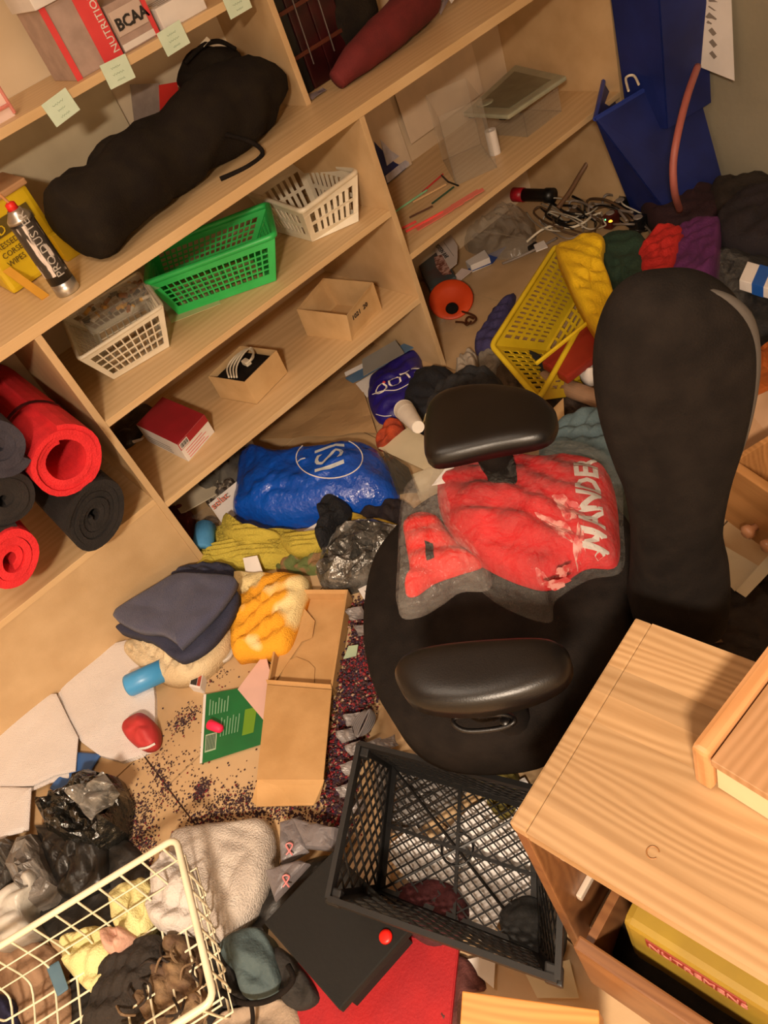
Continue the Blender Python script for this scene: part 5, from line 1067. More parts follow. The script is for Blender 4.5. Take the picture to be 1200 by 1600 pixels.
slabcloth('folded_towel', 'darker lower towel of the slate blue folded pair', [(187, 985), (186, 975), (230, 960), (300, 915), (362, 915), (366, 945), (330, 1000), (286, 1028), (262, 1020), (235, 1000)], 0.068, 0.095, TW2, seed=2)
slabcloth('folded_towel', 'upper slate blue folded towel, topmost of the towel pile', [(180, 966), (179, 955), (190, 945), (240, 915), (275, 896), (320, 896), (362, 900), (364, 915), (335, 955), (284, 1005), (276, 1004), (250, 988), (215, 984)], 0.103, 0.125, TW, seed=1)
YF = mat('yellow_flower_towel', 'F0A828', 0.85, 'F4DCA0', 9, 0.5, 260, ramp=(0.52, 0.60), detail=1)
cloth('folded_cloth', 'orange yellow cloth with pale blotches folded beside the open carton', 'cloth', [(368, 905), (376, 898), (420, 898), (470, 900), (482, 912), (470, 960), (450, 1010), (425, 1022), (385, 1026), (364, 1022), (364, 960)], 0.03, 0.035, YF, 34, zb=0.0, p=7)
# khaki yellow bundle with band
GB_ = T('cloth_bundle', 'yellow green cloth bundle tied with a white paper band', 'cloth', W(400, 860, 0))
KY = fab('khaki_yellow', 'C8B648', 'B09E3A', 0.5, 200)
link('bundle', mound(B(), O([(302, 886), (312, 872), (335, 862), (342, 835), (358, 830), (400, 840), (440, 835), (478, 838), (482, 858), (470, 880), (430, 890), (380, 897), (330, 894), (312, 898)], 0.0), 0.055, zb=0.0, p=3.5, rings=16, k=5, na=0.006, nf=12, folds=[(0.68, 130, 0.008, 0)], seed=35), KY, GB_, smooth=True)
link('fold', mound(B(), O([(350, 838), (352, 806), (366, 815), (400, 832), (440, 838), (400, 850)], 0.05), 0.03, zb=0.03, p=3, folds=[(0.68, 110, 0.005, 1)], na=0.004), KY, GB_, smooth=True)
link('fold', mound(B(), O([(440, 838), (505, 832), (508, 848), (478, 864), (450, 862)], 0.045), 0.02, zb=0.02, p=3, na=0.004, folds=[(0.68, 110, 0.005, 1)]), KY, GB_, smooth=True)
link('rolled_end', lathe(B(), W(312, 890, 0.028), W(340, 868, 0.035) - W(312, 890, 0.028), [(0, 0.006), (-0.001, 0.014), (0.004, 0.020), (0.05, 0.021)], 18), KY, GB_, smooth=True)
bp_ = [W(380, 872, 0.062), W(402, 868, 0.066), W(411, 894, 0.035), W(385, 897, 0.035)]
link('paper_band', sheet(B(), bp_, 6, 0.0015, bend=0.0), PAPER, GB_)
cloth('camouflage_cloth', 'small green and brown patterned cloth beside the yellow bundle', 'cloth', [(432, 890), (462, 868), (505, 858), (512, 880), (498, 898), (455, 898)], 0.0, 0.03, mat('camo_green', '5E6A3A', 0.85, '8A6A48', 30, 0.3, 200, ramp=(0.45, 0.55), detail=1), 36, zb=0.0)
cloth('yellow_cloth', 'yellow cloth strip sticking out from under the silver film', 'cloth', [(525, 825), (545, 806), (580, 810), (628, 825), (620, 838), (560, 835)], 0.02, 0.02, fab('mustard', 'C8A838', 'B4942C'), 37, zb=0.0)
FOIL = mat('silver_film', '5A5854', 0.16, 'B0AEAA', 16, 0.7, 26, metal=0.55, ramp=(0.45, 0.75), bdist=0.03)
cloth('silver_film', 'crumpled silvery film sheet between the yellow bundle and the chair seat', 'film', [(500, 912), (497, 880), (515, 850), (545, 820), (590, 818), (635, 826), (650, 855), (610, 880), (575, 905), (535, 920)], 0.03, 0.035, FOIL, 38, zb=0.0, cr=0.015, na=0.012, jit=0.016, rings=9, k=2)
S('white_card', sheet(B(), [W(553, 910, 0.012), W(590, 880, 0.012), W(600, 905, 0.012), W(572, 942, 0.012)], 4, 0.001, 0.0), PAPER, 'white card corner under the silver film beside the chair seat', 'card')
S('white_paper', sheet(B(), [W(475, 830, 0.02), W(500, 815, 0.03), W(520, 845, 0.02), W(500, 852, 0.01)], 4, 0.001, 0.004), PAPER, 'white paper wedge under the blue bag beside the black sock', 'paper')
cloth('black_sock', 'fuzzy black sock lying against the lower edge of the blue bag', 'sock', [(500, 800), (512, 786), (535, 784), (548, 795), (542, 812), (528, 818), (512, 850), (500, 855), (496, 838), (504, 820)], 0.055, 0.04, fab('fuzzy_black', '0E1018', '0A0B10', 0.8, 120), 39, zb=0.0)

# mailer carton: tray, lid, flap
MC_ = T('mailer_carton', 'open brown cardboard mailer box with lid folded out flat toward the camera', 'box', W(460, 1090, 0))
tt = [W(444, 922, 0.04), W(544, 922, 0.04), W(519, 1078, 0.03), W(418, 1070, 0.03)]
th_ = 0.035
def P3(u, v, z): p = tt[0].lerp(tt[1], u).lerp(tt[3].lerp(tt[2], u), v); return V((p.x, p.y, z))
CB2 = mat('mailer_card', 'C49A66', 0.8, 'B68C58', 14, 0.06, 150)
link('tray_floor', hexa(B(), [P3(0, 0, .003), P3(1, 0, .003), P3(1, 1, .003), P3(0, 1, .003), P3(0, 0, .006), P3(1, 0, .006), P3(1, 1, .006), P3(0, 1, .006)]), CB2, MC_)
for (u0, v0, u1, v1) in ((0, 0, 0.03, 1), (0.97, 0, 1, 1), (0, 0, 1, 0.02), (0, 0.975, 1, 1)):
    link('tray_wall', hexa(B(), [P3(u0, v0, .003), P3(u1, v0, .003), P3(u1, v1, .003), P3(u0, v1, .003), P3(u0, v0, .042), P3(u1, v0, .042), P3(u1, v1, .032), P3(u0, v1, .032)]), CB2, MC_)
# inner tuck flaps
link('inner_flap', prism(B(), [P3(0.03, 0.03, 0.012), P3(0.12, 0.03, 0.03), P3(0.5, 0.28, 0.012), P3(0.5, 0.45, 0.010), P3(0.35, 0.5, 0.010), P3(0.03, 0.95, 0.010)], 0.002), CB2, MC_)
link('inner_flap', prism(B(), [P3(0.5, 0.7, 0.008), P3(0.62, 0.76, 0.008), P3(0.66, 0.96, 0.008), P3(0.1, 0.96, 0.008), P3(0.15, 0.72, 0.008), P3(0.3, 0.66, 0.008)], 0.002), CB2, MC_)
ll = [W(418, 1071, 0.033), W(519, 1079, 0.033), W(506, 1218, 0.055), W(402, 1218, 0.055)]
link('lid', slab(B(), ll, -0.003), CB2, MC_)
lf = [ll[3], ll[2], W(505, 1222, 0.05), W(497, 1250, 0.012), W(490, 1258, 0.010), W(400, 1260, 0.010), W(394, 1252, 0.012), W(399, 1222, 0.05)]
link('tuck_flap', prism(B(), [ll[3], ll[2], W(498, 1248, 0.014), W(489, 1258, 0.010), W(401, 1260, 0.010), W(393, 1252, 0.014)], -0.003, (0, 0, 1)), CB2, MC_)
th0 = [ll[0].lerp(ll[1], 0.72 + 0.16 * math.sin(q / 8 * 1.4)).lerp(ll[3].lerp(ll[2], 0.72 + 0.16 * math.sin(q / 8 * 1.4)), 0.28 + 0.26 * q / 8) + V((0, 0, 0.0012)) for q in range(9)]
link('thumb_slit', tube(B(), th0, 0.0008, 4), mat('slit_shadow_brown', '5A3A1C', 0.9), MC_)
S('pink_paper', sheet(B(), [W(372, 1078, 0.012), W(415, 1020, 0.012), W(425, 1060, 0.012), W(414, 1128, 0.012)], 8, 0.001, 0.003), mat('pale_pink_paper', 'DDB4A8', 0.7), 'pale pink paper between the green leaflet and the mailer carton', 'paper')
r = T('round_lid', 'translucent round lid lying between towels and orange cloth', 'lid', W(352, 1025, 0))
link('lid_disc', lathe(B(), W(350, 1022, 0.004), (0, 0, 1), [(0, 0.030), (0.008, 0.030), (0.010, 0.027), (0.008, 0.024), (0.012, 0.001)], 30), mat('milky_lid', 'D8D0C4', 0.3, alpha=0.7), r, smooth=True)
# green leaflet
GL = T('green_leaflet', 'green printed leaflet with barcode lying on the floor tiles', 'leaflet', W(360, 1130, 0))
gq = [W(313, 1194, 0.006), W(410, 1162, 0.006), W(412, 1085, 0.008), W(318, 1087, 0.008)]
gq = [W(313, 1194, 0.006), W(409, 1163, 0.006), W(425, 1066, 0.008), W(319, 1086, 0.008)]
link('leaflet_sheet', slab(B(), gq, -0.002) if (gq[1] - gq[0]).cross(gq[3] - gq[0]).z < 0 else slab(B(), gq, 0.002), mat('leaf_green', '1E6E3A', 0.5, '1A6234', 10), GL)
def gl(u, v, dz=0.003): p = gq[0].lerp(gq[1], u).lerp(gq[3].lerp(gq[2], u), v); return p + V((0, 0, dz))
def gpatch(n, u0, u1, v0, v1, m, dz=0.0025): return link(n, prism(B(), [gl(u0, v0, dz), gl(u1, v0, dz), gl(u1, v1, dz), gl(u0, v1, dz)], 0.0006), m, GL)
gpatch('white_edge', 0.0, 0.04, 0, 1, PAPER); gpatch('barcode_patch', 0.07, 0.25, 0.13, 0.38, mat('pale_green_print', 'A8BCA0', 0.6))
for k in range(12): gpatch('barcode_bar', 0.085 + k * 0.013, 0.091 + k * 0.013, 0.15, 0.36, mat('leaf_dark', '12401F', 0.6), 0.0033)
gpatch('lime_panel', 0.66, 0.84, 0.22, 0.62, mat('lime_print', '6E9A2A', 0.5))
LG = mat('pale_green_ink', '7AA884', 0.6)
for k in range(7):
    gpatch('print_line', 0.1 + 0.045 * k, 0.118 + 0.045 * k, 0.66, 0.9 - 0.03 * (k % 3), LG); gpatch('print_line', 0.30 + 0.045 * k, 0.315 + 0.045 * k, 0.3, 0.58 - 0.04 * (k % 2), LG)
r = T('ear_plug', 'neon pink foam plug lying on the green leaflet', 'plug', W(338, 1138, 0.01))
p0, p1 = W(328, 1132, 0.022), W(352, 1142, 0.022)
link('foam_body', lathe(B(), p0, p1 - p0, [(-0.003, 0.006), (0, 0.0125), (0.02, 0.0115), (0.035, 0.010), (0.04, 0.005)], 18), mat('neon_pink', 'FF2A5A', 0.6), r, smooth=True)
# matchbox
r = T('small_matchbox', 'little red black and white box standing beside the cream towel', 'box', W(306, 1060, 0))
mq = [W(296, 1070, 0.025), W(313, 1074, 0.025), W(319, 1040, 0.025), W(304, 1036, 0.025)]
link('carton', closedbox(B(), mq, 0.025, 0.0, 0.001), PAPER, r)
def mp(u, v): p = mq[0].lerp(mq[1], u).lerp(mq[3].lerp(mq[2], u), v); return p
link('black_print', prism(B(), [mp(.06, .04), mp(.62, .04), mp(.62, .98), mp(.06, .98)], 0.0008), INK, r)
link('red_print', prism(B(), [mp(.66, .04), mp(.95, .04), mp(.95, .98), mp(.66, .98)], 0.0008), mat('match_red', 'A8402E', 0.6), r)
link('red_emblem', lathe(B(), mp(.34, .7) + V((0, 0, .0006)), (0, 0, 1), [(0, .004), (.0008, .0038)], 14), RB, r)
link('drawer_end', slab(B(), [V((*mq[0].xy, 0.0)), V((*mq[1].xy, 0.0)), V((*mq[1].xy, 0.024)), V((*mq[0].xy, 0.024))], 0.003), PAPER, r)
# blue cylinder
k0, k1 = W(200, 1072, 0.04), W(262, 1044, 0.04)
r = T('blue_cup', 'light blue plastic cylinder half under the cream towel', 'cup', k0 - V((0, 0, 0.03)))
link('cup_wall', lathe(B(), k0, k1 - k0, [(0.002, 0.0), (0.002, 0.02), (0, 0.027), (0.005, 0.029), (0.1, 0.029)], 28, capa=False), mat('sky_blue_plastic', '4EA0DC', 0.35, '4496D0', 10), r, smooth=True)
# red cup
r = T('red_cup', 'small crumpled red cup lying on the white towel paper', 'cup', W(220, 1140, 0.01))
link('cup_body', mound(B(), O([(193, 1142), (200, 1125), (222, 1115), (240, 1128), (246, 1145), (242, 1164), (225, 1170), (205, 1160)], 0.03), 0.028, zb=0.01, p=3, rings=12, na=0.008, nf=20, cr=0.006, cf=20, seed=41), mat('cup_red_card', 'C23A3A', 0.6, 'B03034', 16), r, smooth=True)
link('cup_lip', tube(B(), spline([W(218, 1170, 0.035), W(230, 1168, 0.04), W(242, 1162, 0.035)], 4), 0.003, 6), PAPER, r)
# white textured towel papers
TP = mat('towel_paper', 'E4DEDC', 0.85, 'C0B8B6', 70, 0.6, 260, kind='checker', bdist=0.003)
def outline_sheet(name, label, pts, z, seed, cat='paper', m=TP, na=0.004, H=0.006, k=3, zb=None):
    return S(name, mound(B(), O(pts, z), H, zb=(z - 0.002) if zb is None else zb, p=9, rings=14, k=k, sharp=True, na=na, nf=7, seed=seed), m, label, cat)
outline_sheet('paper_towel', 'blue folder half hidden under the left paper towels', [(78, 1232), (118, 1175), (158, 1178), (135, 1215), (98, 1245)], 0.01, 1, 'folder', mat('mid_blue_folder', '3A64A0', 0.5, '345A92', 10))
bpy.data.objects['paper_towel'].name = 'blue_folder'
outline_sheet('paper_towel', 'large curved white paper towel sheet under the blue cup and red cup', [(93, 1022), (120, 1018), (160, 1010), (200, 1000), (235, 1030), (242, 1090), (243, 1168), (215, 1182), (190, 1190), (155, 1180), (128, 1160), (108, 1125), (95, 1085)], 0.012, 2, H=0.004, zb=0.0)
outline_sheet('paper_towel', 'second white paper towel edge peeping out left under the large curved one', [(88, 1052), (108, 1040), (128, 1160), (112, 1140), (92, 1100)], 0.008, 3, H=0.003)
outline_sheet('paper_towel', 'white paper towel stack at the left edge, above the lowest towel', [(-30, 1112), (0, 1100), (45, 1088), (88, 1084), (108, 1125), (122, 1152), (118, 1205), (84, 1212), (50, 1228), (0, 1232), (-30, 1236)], 0.022, 4, H=0.004)
outline_sheet('paper_towel', 'under layer of the white paper towel stack at the left edge', [(-30, 1130), (60, 1095), (112, 1150), (108, 1216), (76, 1224), (40, 1240), (-30, 1250)], 0.014, 5, H=0.003)
outline_sheet('paper_towel', 'bright white paper towel, lowest at the left edge of the picture', [(-30, 1232), (0, 1230), (49, 1231), (45, 1298), (12, 1306), (0, 1315), (-30, 1320)], 0.03, 6, H=0.004)

# =================== potpourri spill ===================
random.seed(21)
SPM = [mat('berry_brown', '3A1E1E', 0.7), mat('berry_purple', '2E1830', 0.7), mat('berry_red', '7E1620', 0.6), mat('berry_pale', 'A88A74', 0.7)]
def spill(name, label, n, fn, wts, r0, r1, piled=0.0):
    bm = B()
    for _ in range(n):
        px, py = fn(); p = W(px, py, 0.001 + piled * random.random()); s = random.uniform(r0, r1); mi = random.choices(range(4), wts)[0]
        a = random.random() * 6.28; c, d = math.cos(a) * s, math.sin(a) * s; h = s * random.uniform(0.5, 1.1)
        vs = [bm.verts.new(p + V(q)) for q in ((c, d, 0), (-d, c, 0), (-c, -d * .8, 0), (d * .9, -c, 0), (0, 0, h))]
        for f in ((0, 1, 4), (1, 2, 4), (2, 3, 4), (3, 0, 4), (3, 2, 1, 0)): bm.faces.new([vs[i] for i in f]).material_index = mi
    o = link(name, bm, SPM, normals=False); o['label'] = label; o['category'] = 'potpourri'; o['kind'] = 'stuff'; return o
def seg(a, b, w):
    t = random.random(); g = random.gauss(0, w); g2 = random.gauss(0, w)
    return a[0] + (b[0] - a[0]) * t + g, a[1] + (b[1] - a[1]) * t + g2
def pick(lst):
    s = random.choices(lst, [l[3] for l in lst])[0]; return seg(s[0], s[1], s[2])
spill('crushed_berries', 'scattered dark crumbs of crushed potpourri over the floor tiles', 3600, lambda: pick([
    ((215, 1250), (225, 1345), 13, 5), ((300, 1285), (410, 1262), 12, 6), ((340, 1255), (410, 1235), 9, 2), ((305, 1248), (322, 1222), 6, 2.5), ((268, 1140), (308, 1112), 7, 2),
    ((240, 1200), (262, 1228), 6, 1), ((220, 1180), (400, 1250), 30, 1.6), ((200, 1150), (260, 1210), 18, 1.2), ((240, 1235), (285, 1255), 10, 1), ((310, 1060), (350, 1050), 12, .5), ((415, 1262), (545, 1290), 14, 5)]), (6, 3, 1, 0.4), 0.0012, 0.0032, 0.002)
spill('dried_petals', 'thick drift of red and purple dried petals between the mailer carton and the chair', 6500, lambda: pick([
    ((566, 945), (560, 1050), 9, 4), ((556, 1030), (540, 1180), 12, 7), ((538, 1150), (526, 1285), 12, 6), ((572, 1000), (567, 1120), 10, 3)]), (5, 4, 4, 0.7), 0.0018, 0.0055, 0.016)

# bits in the drift
S('number_tag', slab(B(), [W(537, 1030, 0.03), W(557, 1025, 0.03), W(560, 1008, 0.03), W(545, 1010, 0.03)], 0.002), mat('pale_green_print', 'A8BCA0'), 'pale green tag lying in the petal drift beside the chair seat', 'tag')
random.seed(8)
for k, (px, py) in enumerate(((560, 960), (572, 985), (590, 930), (556, 1125), (545, 1150), (560, 1170), (590, 1165), (612, 1160), (552, 1200), (545, 1235), (560, 1260), (535, 1300))):
    a = random.random() * 3; u = (px + 20 * math.cos(a), py + 14 * math.sin(a)); v = (-10 * math.sin(a), 8 * math.cos(a)); z = 0.02 + 0.01 * (k % 3)
    S('film_scrap', sheet(B(), [W(px - 16, py - 4, z), W(px + 8, py - 12, z + .01), W(px + 17, py + 6, z), W(px - 8, py + 12, z - .005)], 6, 0.0012, 0.012, 30, cr=0.012, cf=40, seed=k), mat('grey_scrap', '8A8484', 0.3, '5A5454', 30, 0.4, 60), 'crumpled grey film scrap in the drift between carton, chair and crate', 'scrap', 'grey film scraps')
r = T('cable_coil', 'small coil of grey cable beside the crate and the chair seat', 'cable', W(562, 1132, 0.03))
for k in range(5):
    link('cable_loop', tube(B(), [W(568 + (20 - k * 3) * math.cos(a) * 0.8 - 8 * math.sin(a), 1130 + 20 * math.sin(a) - (k * 2) * math.cos(a), 0.035 + 0.004 * k) for a in [q * PI / 10 for q in range(20)]], 0.0025, 6, True), mat('coil_grey', '6E6868', 0.5), r, smooth=True)
link('cable_tail', tube(B(), spline([W(560, 1148, 0.03), W(545, 1158, 0.03), W(536, 1152, 0.03), W(545, 1140, 0.03)], 5), 0.0025, 6), mat('coil_grey', '6E6868'), r, smooth=True)

# =================== inside and under the black crate ===================
S('white_paper', sheet(B(), [W(630, 1360, 0.02), W(735, 1265, 0.02), W(840, 1330, 0.02), W(760, 1480, 0.02)], 8, 0.001, 0.004, seed=2), mat('crisp_white', 'F4F0EE', 0.7), 'white sheet of paper under the middle of the black crate floor', 'paper')
S('white_paper', sheet(B(), [W(735, 1262, 0.014), W(820, 1215, 0.014), W(915, 1370, 0.014), W(820, 1450, 0.014)], 8, 0.001, 0.004, seed=3), mat('crisp_white', 'F4F0EE'), 'white sheet of paper under the right side of the black crate', 'paper')
S('white_paper', sheet(B(), [W(598, 1330, 0.016), W(650, 1290, 0.016), W(760, 1440, 0.016), W(700, 1450, 0.016)], 8, 0.001, 0.004, seed=4), mat('crisp_white', 'F4F0EE'), 'white sheet of paper under the left part of the black crate', 'paper')
cloth('film_heap', 'grey crumpled film heap under the upper end of the black crate', 'film', [(585, 1195), (640, 1180), (720, 1185), (740, 1225), (690, 1270), (640, 1300), (600, 1290)], 0.0, 0.025, mat('grey_heap_film', '6A6664', 0.25, '8E8A88', 20, 0.7, 40, ramp=(0.4, 0.7)), 51, zb=0.0, cr=0.01, na=0.008, jit=0.015, rings=9, k=3)
cloth('olive_cloth', 'olive yellow cloth under the far right corner of the black crate', 'cloth', [(735, 1190), (770, 1170), (800, 1190), (820, 1250), (790, 1290), (755, 1250)], 0.0, 0.035, fab('olive_yellow', '6A5E22', '584E1C'), 52, zb=0.0)
cloth('maroon_cloth', 'dark maroon cloth under the near left part of the black crate', 'cloth', [(615, 1400), (660, 1375), (710, 1385), (735, 1430), (700, 1480), (650, 1470)], 0.022, 0.02, fab('maroon_knit', '4E1A1E', '3C1418'), 53, zb=0.0)
cloth('dark_cloth', 'dark cloth under the near right corner of the black crate', 'cloth', [(780, 1430), (830, 1400), (880, 1440), (870, 1500), (810, 1500)], 0.022, 0.02, fab('dark_slate', '2A2A2A', '202020'), 54, zb=0.0)
S('white_paper', sheet(B(), [W(728, 1500, 0.01), W(775, 1490, 0.01), W(772, 1545, 0.01), W(742, 1520, 0.01)], 5, 0.001, 0.003), PAPER, 'white paper scrap below the near edge of the black crate', 'paper')
S('white_paper', sheet(B(), [W(820, 1520, 0.01), W(890, 1500, 0.01), W(905, 1560, 0.01), W(840, 1560, 0.01)], 5, 0.001, 0.003), PAPERB, 'greyish paper at the foot of the pine chest', 'paper')
cloth('maroon_strip', 'dull maroon cloth strip between the red folder and the pine board', 'cloth', [(700, 1500), (735, 1500), (760, 1545), (725, 1560), (715, 1640), (690, 1600)], 0.0, 0.02, fab('dull_maroon', '5A2E2A', '4C2622'), 55, zb=0.0)
# red folder and black flat case
S('red_folder', prism(B(), [W(*p, 0.03) for p in ((462, 1640), (465, 1500), (600, 1452), (716, 1480), (700, 1640))], -0.012, None, 0.002), mat('folder_red', 'A8141A', 0.75, '98101A', 16, 0.15, 200), 'red felt folder lying under the black flat case', 'folder')
bc = [W(412, 1442, 0.12), W(530, 1578, 0.12), W(645, 1448, 0.12)]; bc.append(bc[0] + bc[2] - bc[1])
r = T('black_case', 'flat square black case tilted under the corner of the black crate', 'case', sum(bc, V()) / 4)
bcl = [p - V((0, 0, 0.02)) for p in bc]
BC_ = mat('matte_black', '0C0A08', 0.85, '090806', 20, 0.1, 100)
link('case_body', hexa(B(), [*bcl, *bc], 0.003), BC_, r)
link('prop_block', hexa(B(), [V((*(sum(bc, V()) / 4 + (p - sum(bc, V()) / 4) * 0.8).xy, z)) for z in (0.03, 0.098) for p in bc]), BC_, r)
S('red_button', lathe(B(), W(603, 1464, 0.121), (0, 0, 1), [(0, 0.012), (0.004, 0.011), (0.005, 0.006)], 20), mat('hot_red', 'E01E14', 0.4), 'small glossy red disc on the edge of the black flat case', 'disc', smooth=True)
# grey packaging with pink marks
GP = mat('silver_grey_bag', '7A7476', 0.4, '6A6466', 14, 0.3, 50)
PKK = mat('pink_print', 'E88A8A', 0.5)
for k, (q, mk) in enumerate(((((438, 1285), (470, 1275), (482, 1330), (440, 1355)), (452, 1328)), (((455, 1278), (530, 1295), (525, 1330), (478, 1325)), None), (((415, 1362), (470, 1345), (484, 1350), (430, 1408)), (447, 1378)))):
    o = T('foil_pouch', ('silver grey pouch with a pink ribbon mark, middle of the three', 'silver grey pouch under the corner of the black crate', 'silver grey pouch with a pink ribbon mark above the black case')[k], 'pouch', W(*q[0], 0), 'silver grey pouches')
    z = 0.05 + 0.012 * k
    sh = link('pouch_sheet', mound(B(), O(q, z), 0.014, zb=z - 0.006, p=5, rings=8, k=5, sharp=True, na=0.004, nf=20, cr=0.006, cf=24, seed=k), GP, o)
    if mk: 
        for s_ in (1, -1): link('ribbon_mark', tube(B(), spline([W(mk[0] - 5 * s_, mk[1] + 8, z + .02), W(mk[0] + 1 * s_, mk[1], z + .02), W(mk[0] + 5 * s_, mk[1] - 8, z + .02), W(mk[0], mk[1] - 11, z + .02)], 4), 0.0016, 5), PKK, o)

# =================== lower left heap ===================
BF = mat('black_glossy_film', '12120F', 0.14, '1E1D1A', 14, 0.7, 24, spec=0.9, bdist=0.03)
cloth('black_bag', 'glossy black plastic bag crumpled beside the blue folder', 'bag', [(68, 1262), (105, 1245), (150, 1205), (185, 1215), (202, 1250), (195, 1300), (160, 1330), (110, 1325), (75, 1300)], 0.03, 0.05, BF, 61, zb=0.0, cr=0.02, cf=24, na=0.014, rings=9, k=3, sharp=True, jit=0.02)
cloth('black_pouch', 'matte black plastic pouch below the glossy black bag', 'bag', [(60, 1292), (140, 1285), (170, 1325), (168, 1385), (120, 1408), (98, 1402), (78, 1350)], 0.02, 0.03, mat('matte_black_film', '1C1B1A', 0.35, '262422', 12, 0.4, 40), 62, zb=0.0, cr=0.008, na=0.004, sharp=True, p=8)
S('glossy_wrapper', sheet(B(), [W(118, 1245, 0.12), W(165, 1208, 0.12), W(196, 1245, 0.10), W(150, 1290, 0.10)], 14, 0.0015, 0.02, 18, cr=0.035, cf=22), mat('clear_grey_film', '8A8680', 0.1, '4E4B46', 26, 0.8, 40, spec=1.0, metal=0.2, ramp=(0.4, 0.65)), 'shiny grey clear wrapper on top of the glossy black bag', 'wrapper')
cloth('grey_wrapper', 'grey crumpled wrapper left of the black pouch', 'wrapper', [(25, 1335), (60, 1305), (80, 1350), (95, 1390), (60, 1420), (30, 1390)], 0.03, 0.04, mat('mid_grey_film', '7A746E', 0.3, '5E5954', 18, 0.6, 40), 63, zb=0.0, cr=0.01, jit=0.015, rings=8, k=2)
cloth('dark_wrapper', 'dark grey crumpled wrapper at the left edge under the white towel', 'wrapper', [(-20, 1330), (20, 1312), (40, 1345), (30, 1400), (0, 1430), (-20, 1420)], 0.02, 0.04, mat('dark_grey_film', '4A4642', 0.35, '38342F', 18, 0.6, 40), 64, zb=0.0, cr=0.01, jit=0.015, rings=8, k=2)
cloth('white_sheet', 'curved white film sheet running to the wire basket rim at left', 'plastic sheet', [(-20, 1430), (20, 1390), (52, 1360), (58, 1385), (40, 1420), (45, 1455), (-20, 1480)], 0.06, 0.03, mat('milky_sheet', 'C8C4BC', 0.35, 'B8B4AA', 12, 0.4, 30), 65, zb=0.0)
cloth('fluffy_cloth', 'fluffy off-white cloth lying across the right of the wire basket', 'cloth', [(270, 1305), (320, 1290), (370, 1285), (412, 1280), (428, 1305), (425, 1350), (410, 1400), (385, 1450), (362, 1480), (335, 1470), (300, 1440), (275, 1380)], 0.03, 0.035, fab('off_white_fleece', 'D0C6BC', 'B8ACA2', 0.7, 260, 18), 66, zb=0.0, folds=[(2.4, 40, 0.003, 0)], na=0.006, cr=0.003, rings=22)
cloth('white_cloth', 'white cotton cloth inside the right end of the wire basket', 'cloth', [(255, 1350), (280, 1335), (310, 1370), (325, 1430), (300, 1462), (262, 1465), (240, 1430)], 0.05, 0.05, fab('white_cotton', 'D0C8C2', 'C0B8B2', 0.5, 150), 67, zb=0.0)
PY = fab('pale_yellow_plush', 'E8DEA0', 'D8CC8C', 0.5, 260)
cloth('plush_toy', 'pale yellow plush in the wire basket, upper narrower lump', 'plush', [(180, 1410), (205, 1385), (232, 1375), (248, 1400), (245, 1455), (222, 1478), (195, 1470)], 0.05, 0.04, PY, 68, zb=0.0)
cloth('plush_toy', 'pale yellow plush in the wire basket, lower wide lump', 'plush', [(104, 1470), (130, 1458), (165, 1450), (190, 1480), (184, 1530), (160, 1558), (135, 1545), (108, 1510)], 0.05, 0.04, PY, 69, zb=0.0)
cloth('pink_cloth', 'pale pink scrap between the two yellow plush lumps', 'cloth', [(175, 1460), (205, 1455), (225, 1475), (200, 1500), (180, 1495)], 0.06, 0.05, fab('pale_pink', 'D0A490', 'C09480'), 70, zb=0.02)
S('blue_block', hexa(B(), [W(*p, z) for z in (0.03, 0.09) for p in ((72, 1512), (92, 1500), (108, 1545), (90, 1558))], 0.004), mat('steel_blue_foam', '5A7A8E', 0.7, '4E6C80', 10), 'steel blue block in the wire basket left of the lower plush lump', 'block')
cloth('brown_cloth', 'dark brown cloth in front of the plush lumps in the basket', 'cloth', [(158, 1560), (180, 1500), (215, 1480), (262, 1465), (280, 1500), (240, 1560), (200, 1620), (140, 1640)], 0.04, 0.06, fab('dark_brown_wool', '2E2620', '241E1A', 0.9, 60), 71, zb=0.0, folds=[(0.9, 60, 0.006, 0)])
cloth('brown_heap', 'mottled brown crumpled paper and twigs under the basket corner', 'paper', [(235, 1520), (262, 1480), (300, 1465), (335, 1520), (325, 1580), (270, 1620), (230, 1590)], 0.03, 0.05, mat('mottled_brown', '5A4230', 0.8, '8A7050', 22, 0.8, 50, ramp=(0.4, 0.65)), 72, zb=0.0, cr=0.02)
random.seed(14)
for k in range(16):
    px, py = random.uniform(200, 320), random.uniform(1490, 1600); a = random.uniform(0, 6.28); 
    S('twig', tube(B(), spline([W(px, py, 0.09), W(px + 22 * math.cos(a), py + 22 * math.sin(a), 0.11), W(px + 38 * math.cos(a + .5), py + 38 * math.sin(a + .5), 0.09)], 4), 0.0025, 5), [mat('twig_dark', '2A201A', 0.8), mat('twig_tan', '7A6248', 0.8)][k % 2], ('dark', 'tan')[k % 2] + ' twig on the brown heap at the corner of the wire basket', 'twig', ('dark', 'tan')[k % 2] + ' twigs')
cloth('tan_cloth', 'tan striped cloth at the bottom left under the wire basket floor', 'cloth', [(-20, 1480), (60, 1470), (100, 1500), (120, 1560), (100, 1640), (-20, 1640)], 0.0, 0.025, mat('tan_weave', '8A6A50', 0.85, '9E7E62', 14, 0.3, 100, stretch=(5, 1, 1)), 73, zb=0.0)
cloth('navy_cloth', 'navy cloth at the bottom left corner of the picture', 'cloth', [(-20, 1560), (20, 1565), (30, 1640), (-20, 1650)], 0.035, 0.02, fab('navy_wool', '26284A', '1E203E'), 74, zb=0.02)
TC = T('blue_bag', 'grey teal fabric pouch with black drawstring left of the black case', 'bag', W(395, 1510, 0))
